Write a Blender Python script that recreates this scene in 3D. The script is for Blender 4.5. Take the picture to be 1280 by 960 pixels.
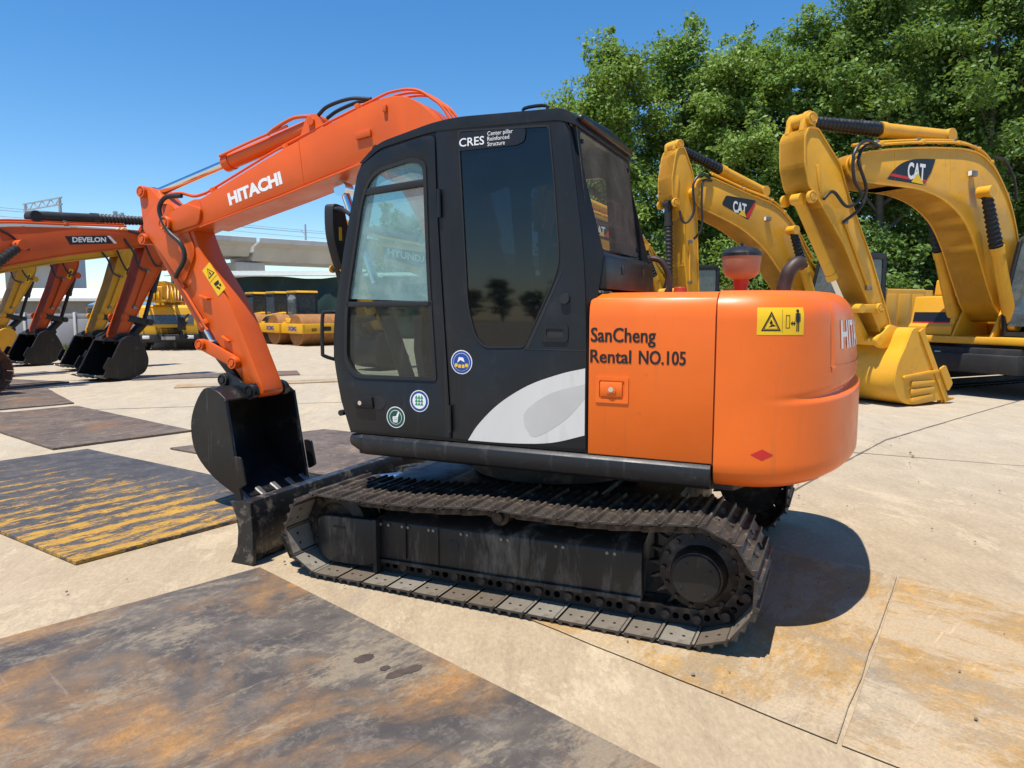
import bpy, bmesh, math, random
import numpy as np
from mathutils import Vector, Matrix
from mathutils.geometry import tessellate_polygon
R = math.radians
scene = bpy.context.scene
for o in list(bpy.data.objects): bpy.data.objects.remove(o)
COL = scene.collection

# ------------------------------------------------------------------ camera, sky, sun, exposure
cam_d = bpy.data.cameras.new('camera'); cam = bpy.data.objects.new('camera', cam_d); COL.objects.link(cam)
cam.location = (0, 0, 1.6); cam.rotation_euler = (R(90) - math.atan(93/900), 0, 0)
cam_d.sensor_width = 36; cam_d.lens = 900/1280*36; cam_d.clip_start = .05; cam_d.clip_end = 3000
scene.camera = cam
SUN = Vector((-.22, -.24, 1)).normalized()
world = bpy.data.worlds.new('World'); scene.world = world; world.use_nodes = True
wn = world.node_tree; bg = wn.nodes['Background']
sky = wn.nodes.new('ShaderNodeTexSky'); sky.sky_type = 'NISHITA'; sky.sun_disc = False
sky.sun_elevation = math.asin(SUN.z); sky.sun_rotation = math.atan2(SUN.x, SUN.y)
sky.altitude = 0; sky.air_density = 1.0; sky.dust_density = .1; sky.ozone_density = 4.0
hs_ = wn.nodes.new('ShaderNodeHueSaturation'); hs_.inputs['Saturation'].default_value = 1.28; wn.links.new(sky.outputs[0], hs_.inputs['Color'])
wn.links.new(hs_.outputs[0], bg.inputs[0]); bg.inputs[1].default_value = .122
sd = bpy.data.lights.new('sun', 'SUN'); sd.energy = 5.0; sd.angle = R(.5); sd.color = (1, .95, .87)
sun = bpy.data.objects.new('sun', sd); COL.objects.link(sun)
sun.rotation_euler = (-SUN).to_track_quat('-Z', 'Y').to_euler(); sun.location = (-6, -4, 24)
vs = scene.view_settings; vs.view_transform = 'Standard'; vs.look = 'None'; vs.exposure = 0.46; vs.gamma = 1; vs.use_curve_mapping = False
scene.cycles.max_bounces = 8; scene.cycles.transparent_max_bounces = 24

# ------------------------------------------------------------------ materials
def _n(nt, t, **kw):
    n = nt.nodes.new(t)
    for k, v in kw.items():
        if k in n.inputs: n.inputs[k].default_value = v
        else: setattr(n, k, v)
    return n
def _ramp(nt, fac, a, b, ca=(0, 0, 0, 1), cb=(1, 1, 1, 1)):
    r = nt.nodes.new('ShaderNodeValToRGB'); nt.links.new(fac, r.inputs[0])
    r.color_ramp.elements[0].position = a; r.color_ramp.elements[1].position = b
    r.color_ramp.elements[0].color = ca; r.color_ramp.elements[1].color = cb
    return r.outputs[0]
def _mix(nt, fac, a, b, mode='MIX'):
    m = nt.nodes.new('ShaderNodeMix'); m.data_type = 'RGBA'; m.blend_type = mode
    if isinstance(fac, (int, float)): m.inputs[0].default_value = fac
    else: nt.links.new(fac, m.inputs[0])
    for i, v in ((6, a), (7, b)):
        if isinstance(v, tuple): m.inputs[i].default_value = (*v[:3], 1)
        else: nt.links.new(v, m.inputs[i])
    return m.outputs[2]
def _map(nt, scale=(1, 1, 1), rot=(0, 0, 0), loc=(0, 0, 0), src='Object'):
    tc = nt.nodes.new('ShaderNodeTexCoord'); mp = nt.nodes.new('ShaderNodeMapping')
    mp.inputs['Scale'].default_value = scale; mp.inputs['Rotation'].default_value = rot; mp.inputs['Location'].default_value = loc
    nt.links.new(tc.outputs[src], mp.inputs[0]); return mp.outputs[0]
def _noise(nt, vec, scale, detail=5, rough=.55, dist=0):
    n = _n(nt, 'ShaderNodeTexNoise', Scale=scale, Detail=detail, Roughness=rough, Distortion=dist)
    nt.links.new(vec, n.inputs['Vector']); return n.outputs[0]
def _bump(nt, b, h, strength, dist=.01):
    bp = _n(nt, 'ShaderNodeBump', Strength=strength, Distance=dist); nt.links.new(h, bp.inputs['Height']); nt.links.new(bp.outputs[0], b.inputs['Normal'])
MATS = {}
def mat(name, col, rough=.5, metal=0, var=.12, vs_=3, bump=0, bs=80, dirt=None, dcol=(.33, .27, .2), ds=5, dthr=.55, coat=0, streak=False, spec=.4, speck=0, scol=(.2, .11, .06)):
    if name in MATS: return MATS[name]
    m = bpy.data.materials.new(name); m.use_nodes = True; nt = m.node_tree; b = nt.nodes['Principled BSDF']
    v = _map(nt, (1, 1, .25) if streak else (1, 1, 1))
    n1 = _noise(nt, v, vs_, 6)
    lo = tuple(c*(1-var) for c in col); hi = tuple(min(1, c*(1+var)) for c in col)
    c = _mix(nt, _ramp(nt, n1, .3, .7), lo, hi)
    rr = _ramp(nt, _noise(nt, v, vs_*2.3, 5), .3, .7, (max(0, rough-.08),)*3+(1,), (min(1, rough+.1),)*3+(1,))
    if dirt:
        d = _ramp(nt, _noise(nt, v, ds, 9, .68, .3), dthr, min(1, dthr+.17), (0, 0, 0, 1), (dirt,)*3+(1,))
        c = _mix(nt, d, c, dcol)
    if speck:
        c = _mix(nt, _ramp(nt, _noise(nt, v, 26, 6, .7), .66, .72, (0, 0, 0, 1), (speck,)*3+(1,)), c, scol)
        c = _mix(nt, _ramp(nt, _noise(nt, _map(nt, (1, 1, .07)), 18, 5, .65), .60, .75, (0, 0, 0, 1), (speck*.6,)*3+(1,)), c, scol)
    nt.links.new(c, b.inputs['Base Color']); nt.links.new(rr, b.inputs['Roughness'])
    b.inputs['Metallic'].default_value = metal
    if coat: b.inputs['Coat Weight'].default_value = coat; b.inputs['Coat Roughness'].default_value = .12
    b.inputs['Specular IOR Level'].default_value = spec
    if bump: _bump(nt, b, _noise(nt, v, bs, 4), bump, .004)
    MATS[name] = m; return m
def glass(name, tint, haze=0, hcol=(.5, .5, .45), refl=1.0, ior=1.5):
    m = bpy.data.materials.new(name); m.use_nodes = True; nt = m.node_tree; nt.nodes.clear()
    out = nt.nodes.new('ShaderNodeOutputMaterial'); tr = _n(nt, 'ShaderNodeBsdfTransparent'); tr.inputs[0].default_value = (*tint, 1)
    gl = _n(nt, 'ShaderNodeBsdfGlossy', Roughness=.03); fr = _n(nt, 'ShaderNodeFresnel', IOR=ior)
    base = tr.outputs[0]
    if haze:
        df = _n(nt, 'ShaderNodeBsdfDiffuse'); df.inputs[0].default_value = (*hcol, 1)
        v = _map(nt); h = _ramp(nt, _noise(nt, v, 6, 8, .65, .5), .3, .75, (haze*.6,)*3+(1,), (min(1, haze*1.5),)*3+(1,))
        mx = nt.nodes.new('ShaderNodeMixShader'); nt.links.new(h, mx.inputs[0]); nt.links.new(base, mx.inputs[1]); nt.links.new(df.outputs[0], mx.inputs[2]); base = mx.outputs[0]
    m2 = nt.nodes.new('ShaderNodeMixShader'); mul = _n(nt, 'ShaderNodeMath', operation='MULTIPLY'); mul.inputs[1].default_value = refl
    ge = nt.nodes.new('ShaderNodeNewGeometry'); inv = _n(nt, 'ShaderNodeMath', operation='SUBTRACT'); inv.inputs[0].default_value = 1; nt.links.new(ge.outputs['Backfacing'], inv.inputs[1]); m3 = _n(nt, 'ShaderNodeMath', operation='MULTIPLY'); nt.links.new(fr.outputs[0], m3.inputs[0]); nt.links.new(inv.outputs[0], m3.inputs[1]); nt.links.new(m3.outputs[0], mul.inputs[0]); nt.links.new(mul.outputs[0], m2.inputs[0])
    nt.links.new(base, m2.inputs[1]); nt.links.new(gl.outputs[0], m2.inputs[2]); nt.links.new(m2.outputs[0], out.inputs[0])
    MATS[name] = m; return m

ORANGE = mat('orange_paint', (.80, .142, .010), .38, var=.07, vs_=2.2, dirt=.35, dcol=(.48, .16, .05), ds=5, dthr=.58, speck=.35, coat=.12, bump=.02, bs=30)
ORANGE2 = mat('orange_paint_boom', (.62, .094, .006), .38, var=.08, vs_=2, dirt=.3, dcol=(.40, .10, .03), ds=5, dthr=.58, speck=.4, coat=.1)
ORANGE3 = mat('orange_paint_faded', (.56, .082, .010), .48, var=.1, vs_=2, dirt=.3, dcol=(.4, .14, .06), ds=2, dthr=.6)
YELLOW = mat('yellow_paint', (.66, .325, .018), .42, var=.10, vs_=1.6, dirt=.5, dcol=(.33, .19, .05), ds=4, dthr=.56, speck=.45, scol=(.2, .11, .03), coat=.1)
YELLOW2 = mat('yellow_paint_bright', (.68, .36, .02), .42, var=.08, vs_=2, dirt=.25, dcol=(.4, .3, .12), ds=2, dthr=.6)
BLACKP = mat('black_cab_paint', (.0115, .012, .0138), .36, var=.2, vs_=3, dirt=.16, dcol=(.06, .057, .054), ds=4, dthr=.55, speck=.2, scol=(.12, .115, .11), spec=.35, bump=.08, bs=140)
SKIRT = mat('black_skirt_paint', (.012, .0125, .014), .40, var=.2, dirt=.4, dcol=(.10, .093, .085), ds=8, dthr=.57, speck=.3, scol=(.2, .19, .17), bump=.1, bs=90)
FRAMEP = mat('undercarriage_black', (.014, .013, .0125), .42, var=.3, vs_=5, dirt=.75, dcol=(.20, .175, .145), ds=6, dthr=.53, speck=.3, scol=(.3, .27, .22), bump=.15, bs=60, streak=True)
STEELD = mat('bare_dark_steel', (.030, .024, .021), .5, .3, var=.35, vs_=8, dirt=.6, dcol=(.19, .13, .09), ds=9, dthr=.5, bump=.25, bs=90)
SHOE = mat('track_shoe_steel', (.060, .048, .040), .5, .3, var=.45, vs_=7, dirt=.8, dcol=(.30, .23, .155), ds=9, dthr=.52, bump=.25, bs=70)  # dirty steel, base darkened to carry the shade over the upper run
SHOE_IN = mat('track_shoe_inner', (.23, .205, .165), .45, .1, var=.25, vs_=6, dirt=.9, dcol=(.085, .06, .045), ds=5, dthr=.52, bump=.25, bs=60)
_nt = SHOE_IN.node_tree; _b = _nt.nodes['Principled BSDF']; _src = _b.inputs['Base Color'].links[0].from_socket; _oi = _nt.nodes.new('ShaderNodeObjectInfo')
_nt.links.new(_mix(_nt, _ramp(_nt, _oi.outputs['Random'], .25, .85, (0, 0, 0, 1), (.75, .75, .75, 1)), _src, (.11, .08, .055)), _b.inputs['Base Color'])
BUCKETM = mat('bucket_black', (.011, .011, .012), .34, var=.25, vs_=4, dirt=.5, dcol=(.16, .13, .11), ds=7, dthr=.6, speck=.4, scol=(.24, .22, .2), bump=.12, bs=70)
BLADEM = mat('blade_black', (.016, .017, .019), .34, .1, var=.3, vs_=4, dirt=.75, dcol=(.26, .215, .165), ds=13, dthr=.53, speck=.4, scol=(.3, .28, .25), bump=.2, bs=60)
WORN = mat('worn_steel', (.22, .205, .185), .4, .6, var=.3, vs_=9, dirt=.5, dcol=(.2, .14, .1), ds=12, bump=.2, bs=80)
CHROME = mat('chrome_rod', (.72, .72, .72), .13, 1, var=.04)
RUBBER = mat('black_rubber', (.016, .016, .017), .55, var=.2, bump=.1, bs=120)
HOSE = mat('hydraulic_hose', (.018, .018, .02), .42, var=.2)
WHITE = mat('white_print', (.78, .78, .76), .5, var=.05)
WHITEP = mat('white_panel_paint', (.62, .60, .56), .45, var=.06, vs_=3, dirt=.5, dcol=(.36, .32, .27), ds=3, dthr=.5, streak=True)
GREYP = mat('grey_print', (.50, .48, .45), .5, var=.1, vs_=3)
BLACKT = mat('black_print', (.012, .012, .012), .5, var=.05)
DARKV = mat('dark_interior', (.02, .02, .021), .7, var=.2)
SIGNY = mat('sign_yellow', (.82, .50, .012), .45, var=.06)
SIGNR = mat('sign_red', (.55, .02, .02), .45, var=.06)
DECAL = mat('decal_black', (.012, .012, .014), .35, var=.05)
BLUE = mat('sticker_blue', (.02, .06, .26), .4, var=.1)
GREEN = mat('sticker_green', (.01, .07, .05), .4, var=.1)
LGREEN = mat('sticker_leaf_green', (.02, .25, .12), .4, var=.1)
REDP = mat('red_paint', (.42, .035, .012), .45, var=.1)
BROWNP = mat('brown_plastic', (.34, .20, .12), .45, var=.15, vs_=6, dirt=.4, dcol=(.42, .30, .2), ds=6)
RUSTPIPE = mat('rusty_exhaust', (.055, .036, .03), .5, .3, var=.4, vs_=7)
GLASS_DOOR = glass('door_glass', (.66, .84, .81), .30, (.42, .60, .60))
GLASS_LOW = glass('lower_glass', (.62, .68, .66), .03, (.4, .43, .4))
GLASS_DARK = glass('tinted_glass', (.14, .17, .20), .03, (.08, .11, .15), refl=1.25)
GLASS_REAR = glass('dusty_glass', (.74, .76, .68), .32, (.33, .36, .27))
GLASS_CLR = glass('clear_glass', (.75, .82, .8), .05)
GLASS_BG = glass('far_cab_glass', (.16, .22, .24), .25, (.26, .34, .38), refl=1.8)
CONC = mat('concrete', (.50, .50, .48), .85, var=.14, vs_=.35, dirt=.45, dcol=(.24, .23, .21), ds=.5, bump=.1, bs=20, streak=True)

# ------------------------------------------------------------------ geometry helpers
def V3(ax, a, b, c):   # profile coordinates a,b and extrusion coordinate c
    return (a, c, b) if ax == 'y' else (c, a, b) if ax == 'x' else (a, b, c)
def rnd(pts, r, n=4):
    """round the corners of a 2-D polygon; r one radius or one per corner"""
    out = []; N = len(pts)
    for i in range(N):
        p = Vector(pts[i]); a = Vector(pts[i-1]); b = Vector(pts[(i+1) % N]); rr = r[i] if isinstance(r, (list, tuple)) else r
        da, db = a-p, b-p; la, lb = da.length, db.length
        if rr <= 0 or la < 1e-6 or lb < 1e-6: out.append(tuple(p)); continue
        t = min(rr, la*.45, lb*.45); A = p+da/la*t; B = p+db/lb*t
        for k in range(n+1):
            s = k/n; out.append(tuple(A*(1-s)**2+p*2*s*(1-s)+B*s*s))
    return out
def spline(pts, n=6):
    P = [Vector(p) for p in pts]; P = [P[0]*2-P[1]]+P+[P[-1]*2-P[-2]]; out = []
    for i in range(1, len(P)-2):
        for k in range(n):
            t = k/n; a, b, c, d = P[i-1], P[i], P[i+1], P[i+2]
            out.append(.5*((2*b)+(c-a)*t+(2*a-5*b+4*c-d)*t*t+(3*b-a-3*c+d)*t**3))
    out.append(P[-2]); return out
class G:
    def __init__(s): s.bm = bmesh.new()
    def _merge(s, t, mi=0):
        for f in t.faces: f.material_index = mi
        me = bpy.data.meshes.new('t'); t.to_mesh(me); t.free(); s.bm.from_mesh(me); bpy.data.meshes.remove(me); return s
    def _bev(s, t, bev, seg, ang=25):
        if bev:
            es = [e for e in t.edges if len(e.link_faces) == 2 and e.calc_face_angle(0) > R(ang)]
            bmesh.ops.bevel(t, geom=es, offset=bev, segments=seg, profile=.5, affect='EDGES', clamp_overlap=True)
    def prism(s, pts, c0, c1, ax='y', bev=0, seg=2, mi=0, top=None):
        t = bmesh.new(); A = [t.verts.new(V3(ax, p[0], p[1], c0)) for p in pts]; q = top or pts
        B = [t.verts.new(V3(ax, p[0], p[1], c1)) for p in q]; N = len(pts)
        for i in range(N): t.faces.new((A[i], A[(i+1) % N], B[(i+1) % N], B[i]))
        t.faces.new(A[::-1]); t.faces.new(B); bmesh.ops.recalc_face_normals(t, faces=t.faces); s._bev(t, bev, seg); return s._merge(t, mi)
    def holed(s, outer, holes, c0, c1, ax='y', mi=0, bev=0):
        t = bmesh.new(); loops = [outer]+holes; flat = [p for l in loops for p in l]
        tri = tessellate_polygon([[Vector((p[0], p[1], 0)) for p in l] for l in loops])
        A = [t.verts.new(V3(ax, p[0], p[1], c0)) for p in flat]; B = [t.verts.new(V3(ax, p[0], p[1], c1)) for p in flat]
        for f in tri:
            try: t.faces.new([A[i] for i in f]); t.faces.new([B[i] for i in f][::-1])
            except ValueError: pass
        k = 0
        for l in loops:
            n = len(l)
            for i in range(n): t.faces.new((A[k+i], A[k+(i+1) % n], B[k+(i+1) % n], B[k+i]))
            k += n
        bmesh.ops.recalc_face_normals(t, faces=t.faces); s._bev(t, bev, 2, 50); return s._merge(t, mi)
    def box(s, c, d, bev=0, rot=None, mi=0, seg=2):
        t = bmesh.new(); bmesh.ops.create_cube(t, size=1); bmesh.ops.scale(t, vec=d, verts=t.verts); s._bev(t, bev, seg)
        if rot is not None: bmesh.ops.rotate(t, verts=t.verts, matrix=rot if isinstance(rot, Matrix) else Matrix.Rotation(rot[1], 3, rot[0]))
        bmesh.ops.translate(t, vec=c, verts=t.verts); return s._merge(t, mi)
    def bar(s, p0, p1, w, h, bev=0, mi=0, up=(0, 0, 1)):
        p0, p1 = Vector(p0), Vector(p1); d = p1-p0; x = d.normalized(); y = Vector(up).cross(x)
        if y.length < 1e-4: y = Vector((0, 1, 0)).cross(x)
        y.normalize(); z = x.cross(y); m = Matrix((x, y, z)).transposed(); return s.box((p0+p1)/2, (d.length, w, h), bev, m, mi)
    def cyl(s, p0, p1, r0, r1=None, seg=16, mi=0, bev=0):
        r1 = r0 if r1 is None else r1; p0, p1 = Vector(p0), Vector(p1); d = p1-p0; q = d.to_track_quat('Z', 'Y').to_matrix(); t = bmesh.new()
        a = [t.verts.new(p0+q @ Vector((r0*math.cos(2*math.pi*i/seg), r0*math.sin(2*math.pi*i/seg), 0))) for i in range(seg)]
        b = [t.verts.new(p1+q @ Vector((r1*math.cos(2*math.pi*i/seg), r1*math.sin(2*math.pi*i/seg), 0))) for i in range(seg)]
        for i in range(seg): t.faces.new((a[i], a[(i+1) % seg], b[(i+1) % seg], b[i]))
        t.faces.new(a[::-1]); t.faces.new(b)
        if bev: s._bev(t, bev, 2, 50)
        return s._merge(t, mi)
    def tube(s, pts, r, seg=8, n=6, mi=0, sm=True):
        P = spline(pts, n) if sm and len(pts) > 2 else [Vector(p) for p in pts]; t = bmesh.new(); rings = []; prev = None
        for i, p in enumerate(P):
            d = (P[min(i+1, len(P)-1)]-P[max(i-1, 0)]).normalized()
            if prev is None: u = d.orthogonal().normalized()
            else: u = (prev-d*prev.dot(d)).normalized()
            prev = u; w = d.cross(u); rr = r(i/(len(P)-1)) if callable(r) else r
            rings.append([t.verts.new(p+(u*math.cos(2*math.pi*k/seg)+w*math.sin(2*math.pi*k/seg))*rr) for k in range(seg)])
        for a, b in zip(rings, rings[1:]):
            for k in range(seg): t.faces.new((a[k], a[(k+1) % seg], b[(k+1) % seg], b[k]))
        t.faces.new(rings[0][::-1]); t.faces.new(rings[-1]); return s._merge(t, mi)
    def lathe(s, prof, o, ax=(0, 0, 1), seg=24, mi=0):
        q = Vector(ax).to_track_quat('Z', 'Y').to_matrix(); o = Vector(o); t = bmesh.new(); rings = []
        for r, h in prof:
            rings.append([t.verts.new(o+q @ Vector((r*math.cos(2*math.pi*k/seg), r*math.sin(2*math.pi*k/seg), h))) for k in range(seg)])
        for a, b in zip(rings, rings[1:]):
            for k in range(seg): t.faces.new((a[k], a[(k+1) % seg], b[(k+1) % seg], b[k]))
        t.faces.new(rings[0][::-1]); t.faces.new(rings[-1]); bmesh.ops.recalc_face_normals(t, faces=t.faces); return s._merge(t, mi)
    def poly(s, vs_, mi=0):
        f = s.bm.faces.new([s.bm.verts.new(v) for v in vs_]); f.material_index = mi; return s
    def grid(s, rows, mi=0, closed=False):
        vv = [[s.bm.verts.new(p) for p in r] for r in rows]
        for a, b in zip(vv, vv[1:]):
            n = len(a)
            for k in range(n if closed else n-1):
                f = s.bm.faces.new((a[k], a[(k+1) % n], b[(k+1) % n], b[k])); f.material_index = mi
        return s
    def mesh(s, name, mats, ang=32):
        me = bpy.data.meshes.new(name); s.bm.to_mesh(me); s.bm.free()
        for m in (mats if isinstance(mats, (list, tuple)) else [mats]): me.materials.append(m)
        me.shade_smooth(); me.set_sharp_from_angle(angle=R(ang)); return me
    def out(s, name, mats, parent=None, ang=32): return link(name, s.mesh(name, mats, ang), parent)
def boss(g, x, z, y, s, r):
    return g.lathe([(r, -.03), (r, .018), (r*.93, .025), (r*.74, .025), (r*.70, .016), (r*.52, .016), (r*.48, .03), (.05*r, .03)], (x, y, z), (0, s, 0), 22)
def link(name, me, parent=None, loc=None, rot=None):
    o = bpy.data.objects.new(name, me); COL.objects.link(o)
    if parent: o.parent = parent
    if loc is not None: o.location = loc
    if rot is not None: o.rotation_euler = rot
    return o
def tag(o, label=None, cat=None, group=None, kind=None):
    if label: o['label'] = label
    if cat: o['category'] = cat
    if group: o['group'] = group
    if kind: o['kind'] = kind
    return o
def root(name, loc, rz, label, cat, group=None):
    o = bpy.data.objects.new(name, None); COL.objects.link(o); o.empty_display_size = .2
    o.location = (loc[0], loc[1], loc[2] if len(loc) > 2 else 0); o.rotation_euler = (0, 0, rz); return tag(o, label, cat, group)
def text_geo(txt, size, bold=0, ext=0, sx=1, shear=0):
    cu = bpy.data.curves.new('t', 'FONT'); cu.body = txt; cu.size = size; cu.offset = bold; cu.extrude = ext; cu.shear = shear; cu.resolution_u = 3
    o = bpy.data.objects.new('t', cu); COL.objects.link(o); dg = bpy.context.evaluated_depsgraph_get()
    me = bpy.data.meshes.new_from_object(o.evaluated_get(dg)); vs_ = [(v.co.x*sx, v.co.y) for v in me.vertices]; fs = [tuple(p.vertices) for p in me.polygons]
    bpy.data.objects.remove(o); bpy.data.curves.remove(cu); bpy.data.meshes.remove(me); return vs_, fs
def text_on(name, txt, size, f, m, parent, bold=0, sx=1, shear=0, width=None):
    """write txt with f(u,v) -> 3-D point"""
    vs_, fs = text_geo(txt, size, bold, 0, sx, shear)
    if width:
        x0 = min(v[0] for v in vs_); k = width/(max(v[0] for v in vs_)-x0); vs_ = [((v[0]-x0)*k, v[1]) for v in vs_]
    me = bpy.data.meshes.new(name); me.from_pydata([tuple(f(u, v)) for u, v in vs_], [], fs); me.materials.append(m); return link(name, me, parent)
def plane_f(o, u, v, n, off=.003):
    off = min(off, .0012)
    o, u, v, n = Vector(o), Vector(u).normalized(), Vector(v).normalized(), Vector(n).normalized()
    return lambda a, b: o+u*a+v*b+n*off
def disc(f, cx, cy, r, seg=28, r2=0):
    return [f(cx+r*math.cos(2*math.pi*k/seg), cy+r*math.sin(2*math.pi*k/seg)) for k in range(seg)]
def decal(name, polys, f, mats, parent):
    """polys: list of (list of uv, material index, extra offset levels handled by f level)"""
    g = G()
    for pts, mi, lv in polys: g.poly([f(u, v, lv) for u, v in pts], mi)
    return g.out(name, mats, parent)
def circ(cx, cy, r, n=26): return [(cx+r*math.cos(2*math.pi*k/n), cy+r*math.sin(2*math.pi*k/n)) for k in range(n)]
# ------------------------------------------------------------------ ground and steel plates
def ground_mat():
    m = bpy.data.materials.new('yard_concrete'); m.use_nodes = True; nt = m.node_tree; b = nt.nodes['Principled BSDF']
    v = _map(nt); va = _map(nt, (1, .55, 1), (0, 0, R(68))); vb = _map(nt, (1, .16, 1), (0, 0, R(84))); vc = _map(nt, (1, .1, 1), (0, 0, R(35)))
    big = _noise(nt, v, .33, 7, .6, .6); mid = _noise(nt, va, 3.4, 12, .78, .3); fine = _noise(nt, va, 45, 8, .78); scr = _noise(nt, vb, 4.5, 12, .76, .4); scr2 = _noise(nt, vc, 5, 10, .74, .5); pat = _noise(nt, va, 1.5, 13, .8, .4)
    # rusty, earthy staining round the working area, cleaner grey concrete farther out
    gm = nt.nodes.new('ShaderNodeVectorMath'); gm.operation = 'DISTANCE'; nt.links.new(v, gm.inputs[0]); gm.inputs[1].default_value = (.6, 3.4, 0)
    ad = _n(nt, 'ShaderNodeMath', operation='MULTIPLY_ADD'); nt.links.new(big, ad.inputs[0]); ad.inputs[1].default_value = 7; nt.links.new(gm.outputs['Value'], ad.inputs[2])
    near = _ramp(nt, ad.outputs[0], 0, 1); rr = near.node; rg = _n(nt, 'ShaderNodeMapRange'); nt.links.new(ad.outputs[0], rg.inputs[0]); rg.inputs[1].default_value = 5.5; rg.inputs[2].default_value = 12; nt.links.new(rg.outputs[0], rr.inputs[0])
    c = _mix(nt, near, _mix(nt, _ramp(nt, mid, .36, .64), (.345, .260, .163), (.43, .332, .213)), _mix(nt, _ramp(nt, mid, .36, .64), (.385, .32, .235), (.465, .395, .295)))
    c = _mix(nt, _ramp(nt, pat, .53, .58, (0, 0, 0, 1), (.6, .6, .6, 1)), c, (.53, .425, .28))
    c = _mix(nt, _ramp(nt, scr, .55, .62, (0, 0, 0, 1), (.3, .3, .3, 1)), c, (.25, .185, .12))
    c = _mix(nt, _ramp(nt, scr2, .60, .66, (0, 0, 0, 1), (.35, .35, .35, 1)), c, (.56, .47, .33))
    c = _mix(nt, _ramp(nt, _noise(nt, v, .8, 10, .72, 1.0), .62, .70, (0, 0, 0, 1), (.45, .45, .45, 1)), c, (.24, .20, .155))
    c = _mix(nt, _ramp(nt, fine, .40, .68), _mix(nt, .26, c, (.1, .075, .05)), _mix(nt, .08, c, (.75, .66, .5)))
    nt.links.new(c, b.inputs['Base Color']); b.inputs['Roughness'].default_value = .88; b.inputs['Specular IOR Level'].default_value = .3
    h = nt.nodes.new('ShaderNodeMath'); h.operation = 'ADD'; nt.links.new(mid, h.inputs[0]); nt.links.new(fine, h.inputs[1]); _bump(nt, b, h.outputs[0], .35, .01)
    return m
def plate_mat(name, base, hi, rust, ramt, yellow=0, dust=0, dcol=(.40, .31, .20)):
    m = bpy.data.materials.new(name); m.use_nodes = True; nt = m.node_tree; b = nt.nodes['Principled BSDF']
    v = _map(nt); vst = _map(nt, (.5, 1, 1)); vs2 = _map(nt, (.05, 1, 1), (0, 0, R(7))); vs3 = _map(nt, (1, .06, 1), (0, 0, R(-12)))
    big = _noise(nt, vst, 2.4, 12, .72, .4); mid = _noise(nt, v, 9, 12, .78, .3); fine = _noise(nt, v, 70, 8, .8); scr = _noise(nt, vs2, 26, 8, .7); scr2 = _noise(nt, vs3, 22, 6, .7)
    c = _mix(nt, _ramp(nt, big, .40, .62), base, hi)
    c = _mix(nt, _ramp(nt, mid, .50, .62, (0, 0, 0, 1), (.55, .55, .55, 1)), c, tuple(x*1.7 for x in hi))
    rm = nt.nodes.new('ShaderNodeMath'); rm.operation = 'MULTIPLY'
    nt.links.new(_ramp(nt, _noise(nt, v, 1.0, 7, .62, .5), 1-ramt-.06, 1-ramt+.06), rm.inputs[0]); nt.links.new(_ramp(nt, _noise(nt, vst, 6, 12, .8, .3), .30, .58), rm.inputs[1])
    c = _mix(nt, rm.outputs[0], c, _mix(nt, _ramp(nt, mid, .4, .6), rust, tuple(x*.6 for x in rust)))
    if dust:
        dm = _n(nt, 'ShaderNodeMath', operation='MULTIPLY_ADD'); nt.links.new(_noise(nt, vst, 34, 10, .8), dm.inputs[0]); dm.inputs[1].default_value = .42; nt.links.new(_noise(nt, vst, 2.8, 10, .74, .5), dm.inputs[2])
        c = _mix(nt, _ramp(nt, dm.outputs[0], .80-dust*.25, .88-dust*.22, (0, 0, 0, 1), (.75, .75, .75, 1)), c, dcol)
    if yellow:
        vy = _map(nt, (.5, 1.7, 1)); fl = _noise(nt, vy, 9, 14, .86, .25); sep = nt.nodes.new('ShaderNodeSeparateXYZ'); nt.links.new(v, sep.inputs[0])
        wv = _n(nt, 'ShaderNodeTexWave', Scale=1.25, Distortion=.8, Detail=3); wv.bands_direction = 'Y'; nt.links.new(v, wv.inputs[0])
        rg = _n(nt, 'ShaderNodeMapRange'); nt.links.new(sep.outputs[1], rg.inputs[0]); rg.inputs[1].default_value = 1.75; rg.inputs[2].default_value = -1.4; rg.inputs[3].default_value = -.085; rg.inputs[4].default_value = .015
        r2 = _n(nt, 'ShaderNodeMapRange'); nt.links.new(sep.outputs[0], r2.inputs[0]); r2.inputs[1].default_value = .95; r2.inputs[2].default_value = .25; r2.inputs[3].default_value = -.12; r2.inputs[4].default_value = .0
        a1 = nt.nodes.new('ShaderNodeMath'); a1.operation = 'ADD'; nt.links.new(fl, a1.inputs[0]); nt.links.new(rg.outputs[0], a1.inputs[1])
        a3 = nt.nodes.new('ShaderNodeMath'); a3.operation = 'ADD'; nt.links.new(a1.outputs[0], a3.inputs[0]); nt.links.new(r2.outputs[0], a3.inputs[1])
        a2 = _n(nt, 'ShaderNodeMath', operation='MULTIPLY_ADD'); nt.links.new(wv.outputs[1], a2.inputs[0]); a2.inputs[1].default_value = .08; nt.links.new(a3.outputs[0], a2.inputs[2])
        c = _mix(nt, _ramp(nt, a2.outputs[0], .545, .57), c, _mix(nt, _ramp(nt, mid, .35, .65), (.50, .285, .025), (.40, .20, .028)))
    c = _mix(nt, _ramp(nt, scr, .60, .70, (0, 0, 0, 1), (.45, .45, .45, 1)), c, tuple(x*.55 for x in base))
    c = _mix(nt, _ramp(nt, scr2, .62, .72, (0, 0, 0, 1), (.4, .4, .4, 1)), c, tuple(min(1, x*2.2) for x in hi))
    c = _mix(nt, _ramp(nt, fine, .42, .66, (0, 0, 0, 1), (.35, .35, .35, 1)), c, (.06, .05, .045))
    nt.links.new(c, b.inputs['Base Color']); b.inputs['Roughness'].default_value = .6; b.inputs['Specular IOR Level'].default_value = .35
    _bump(nt, b, mid, .3, .006); return m
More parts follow.
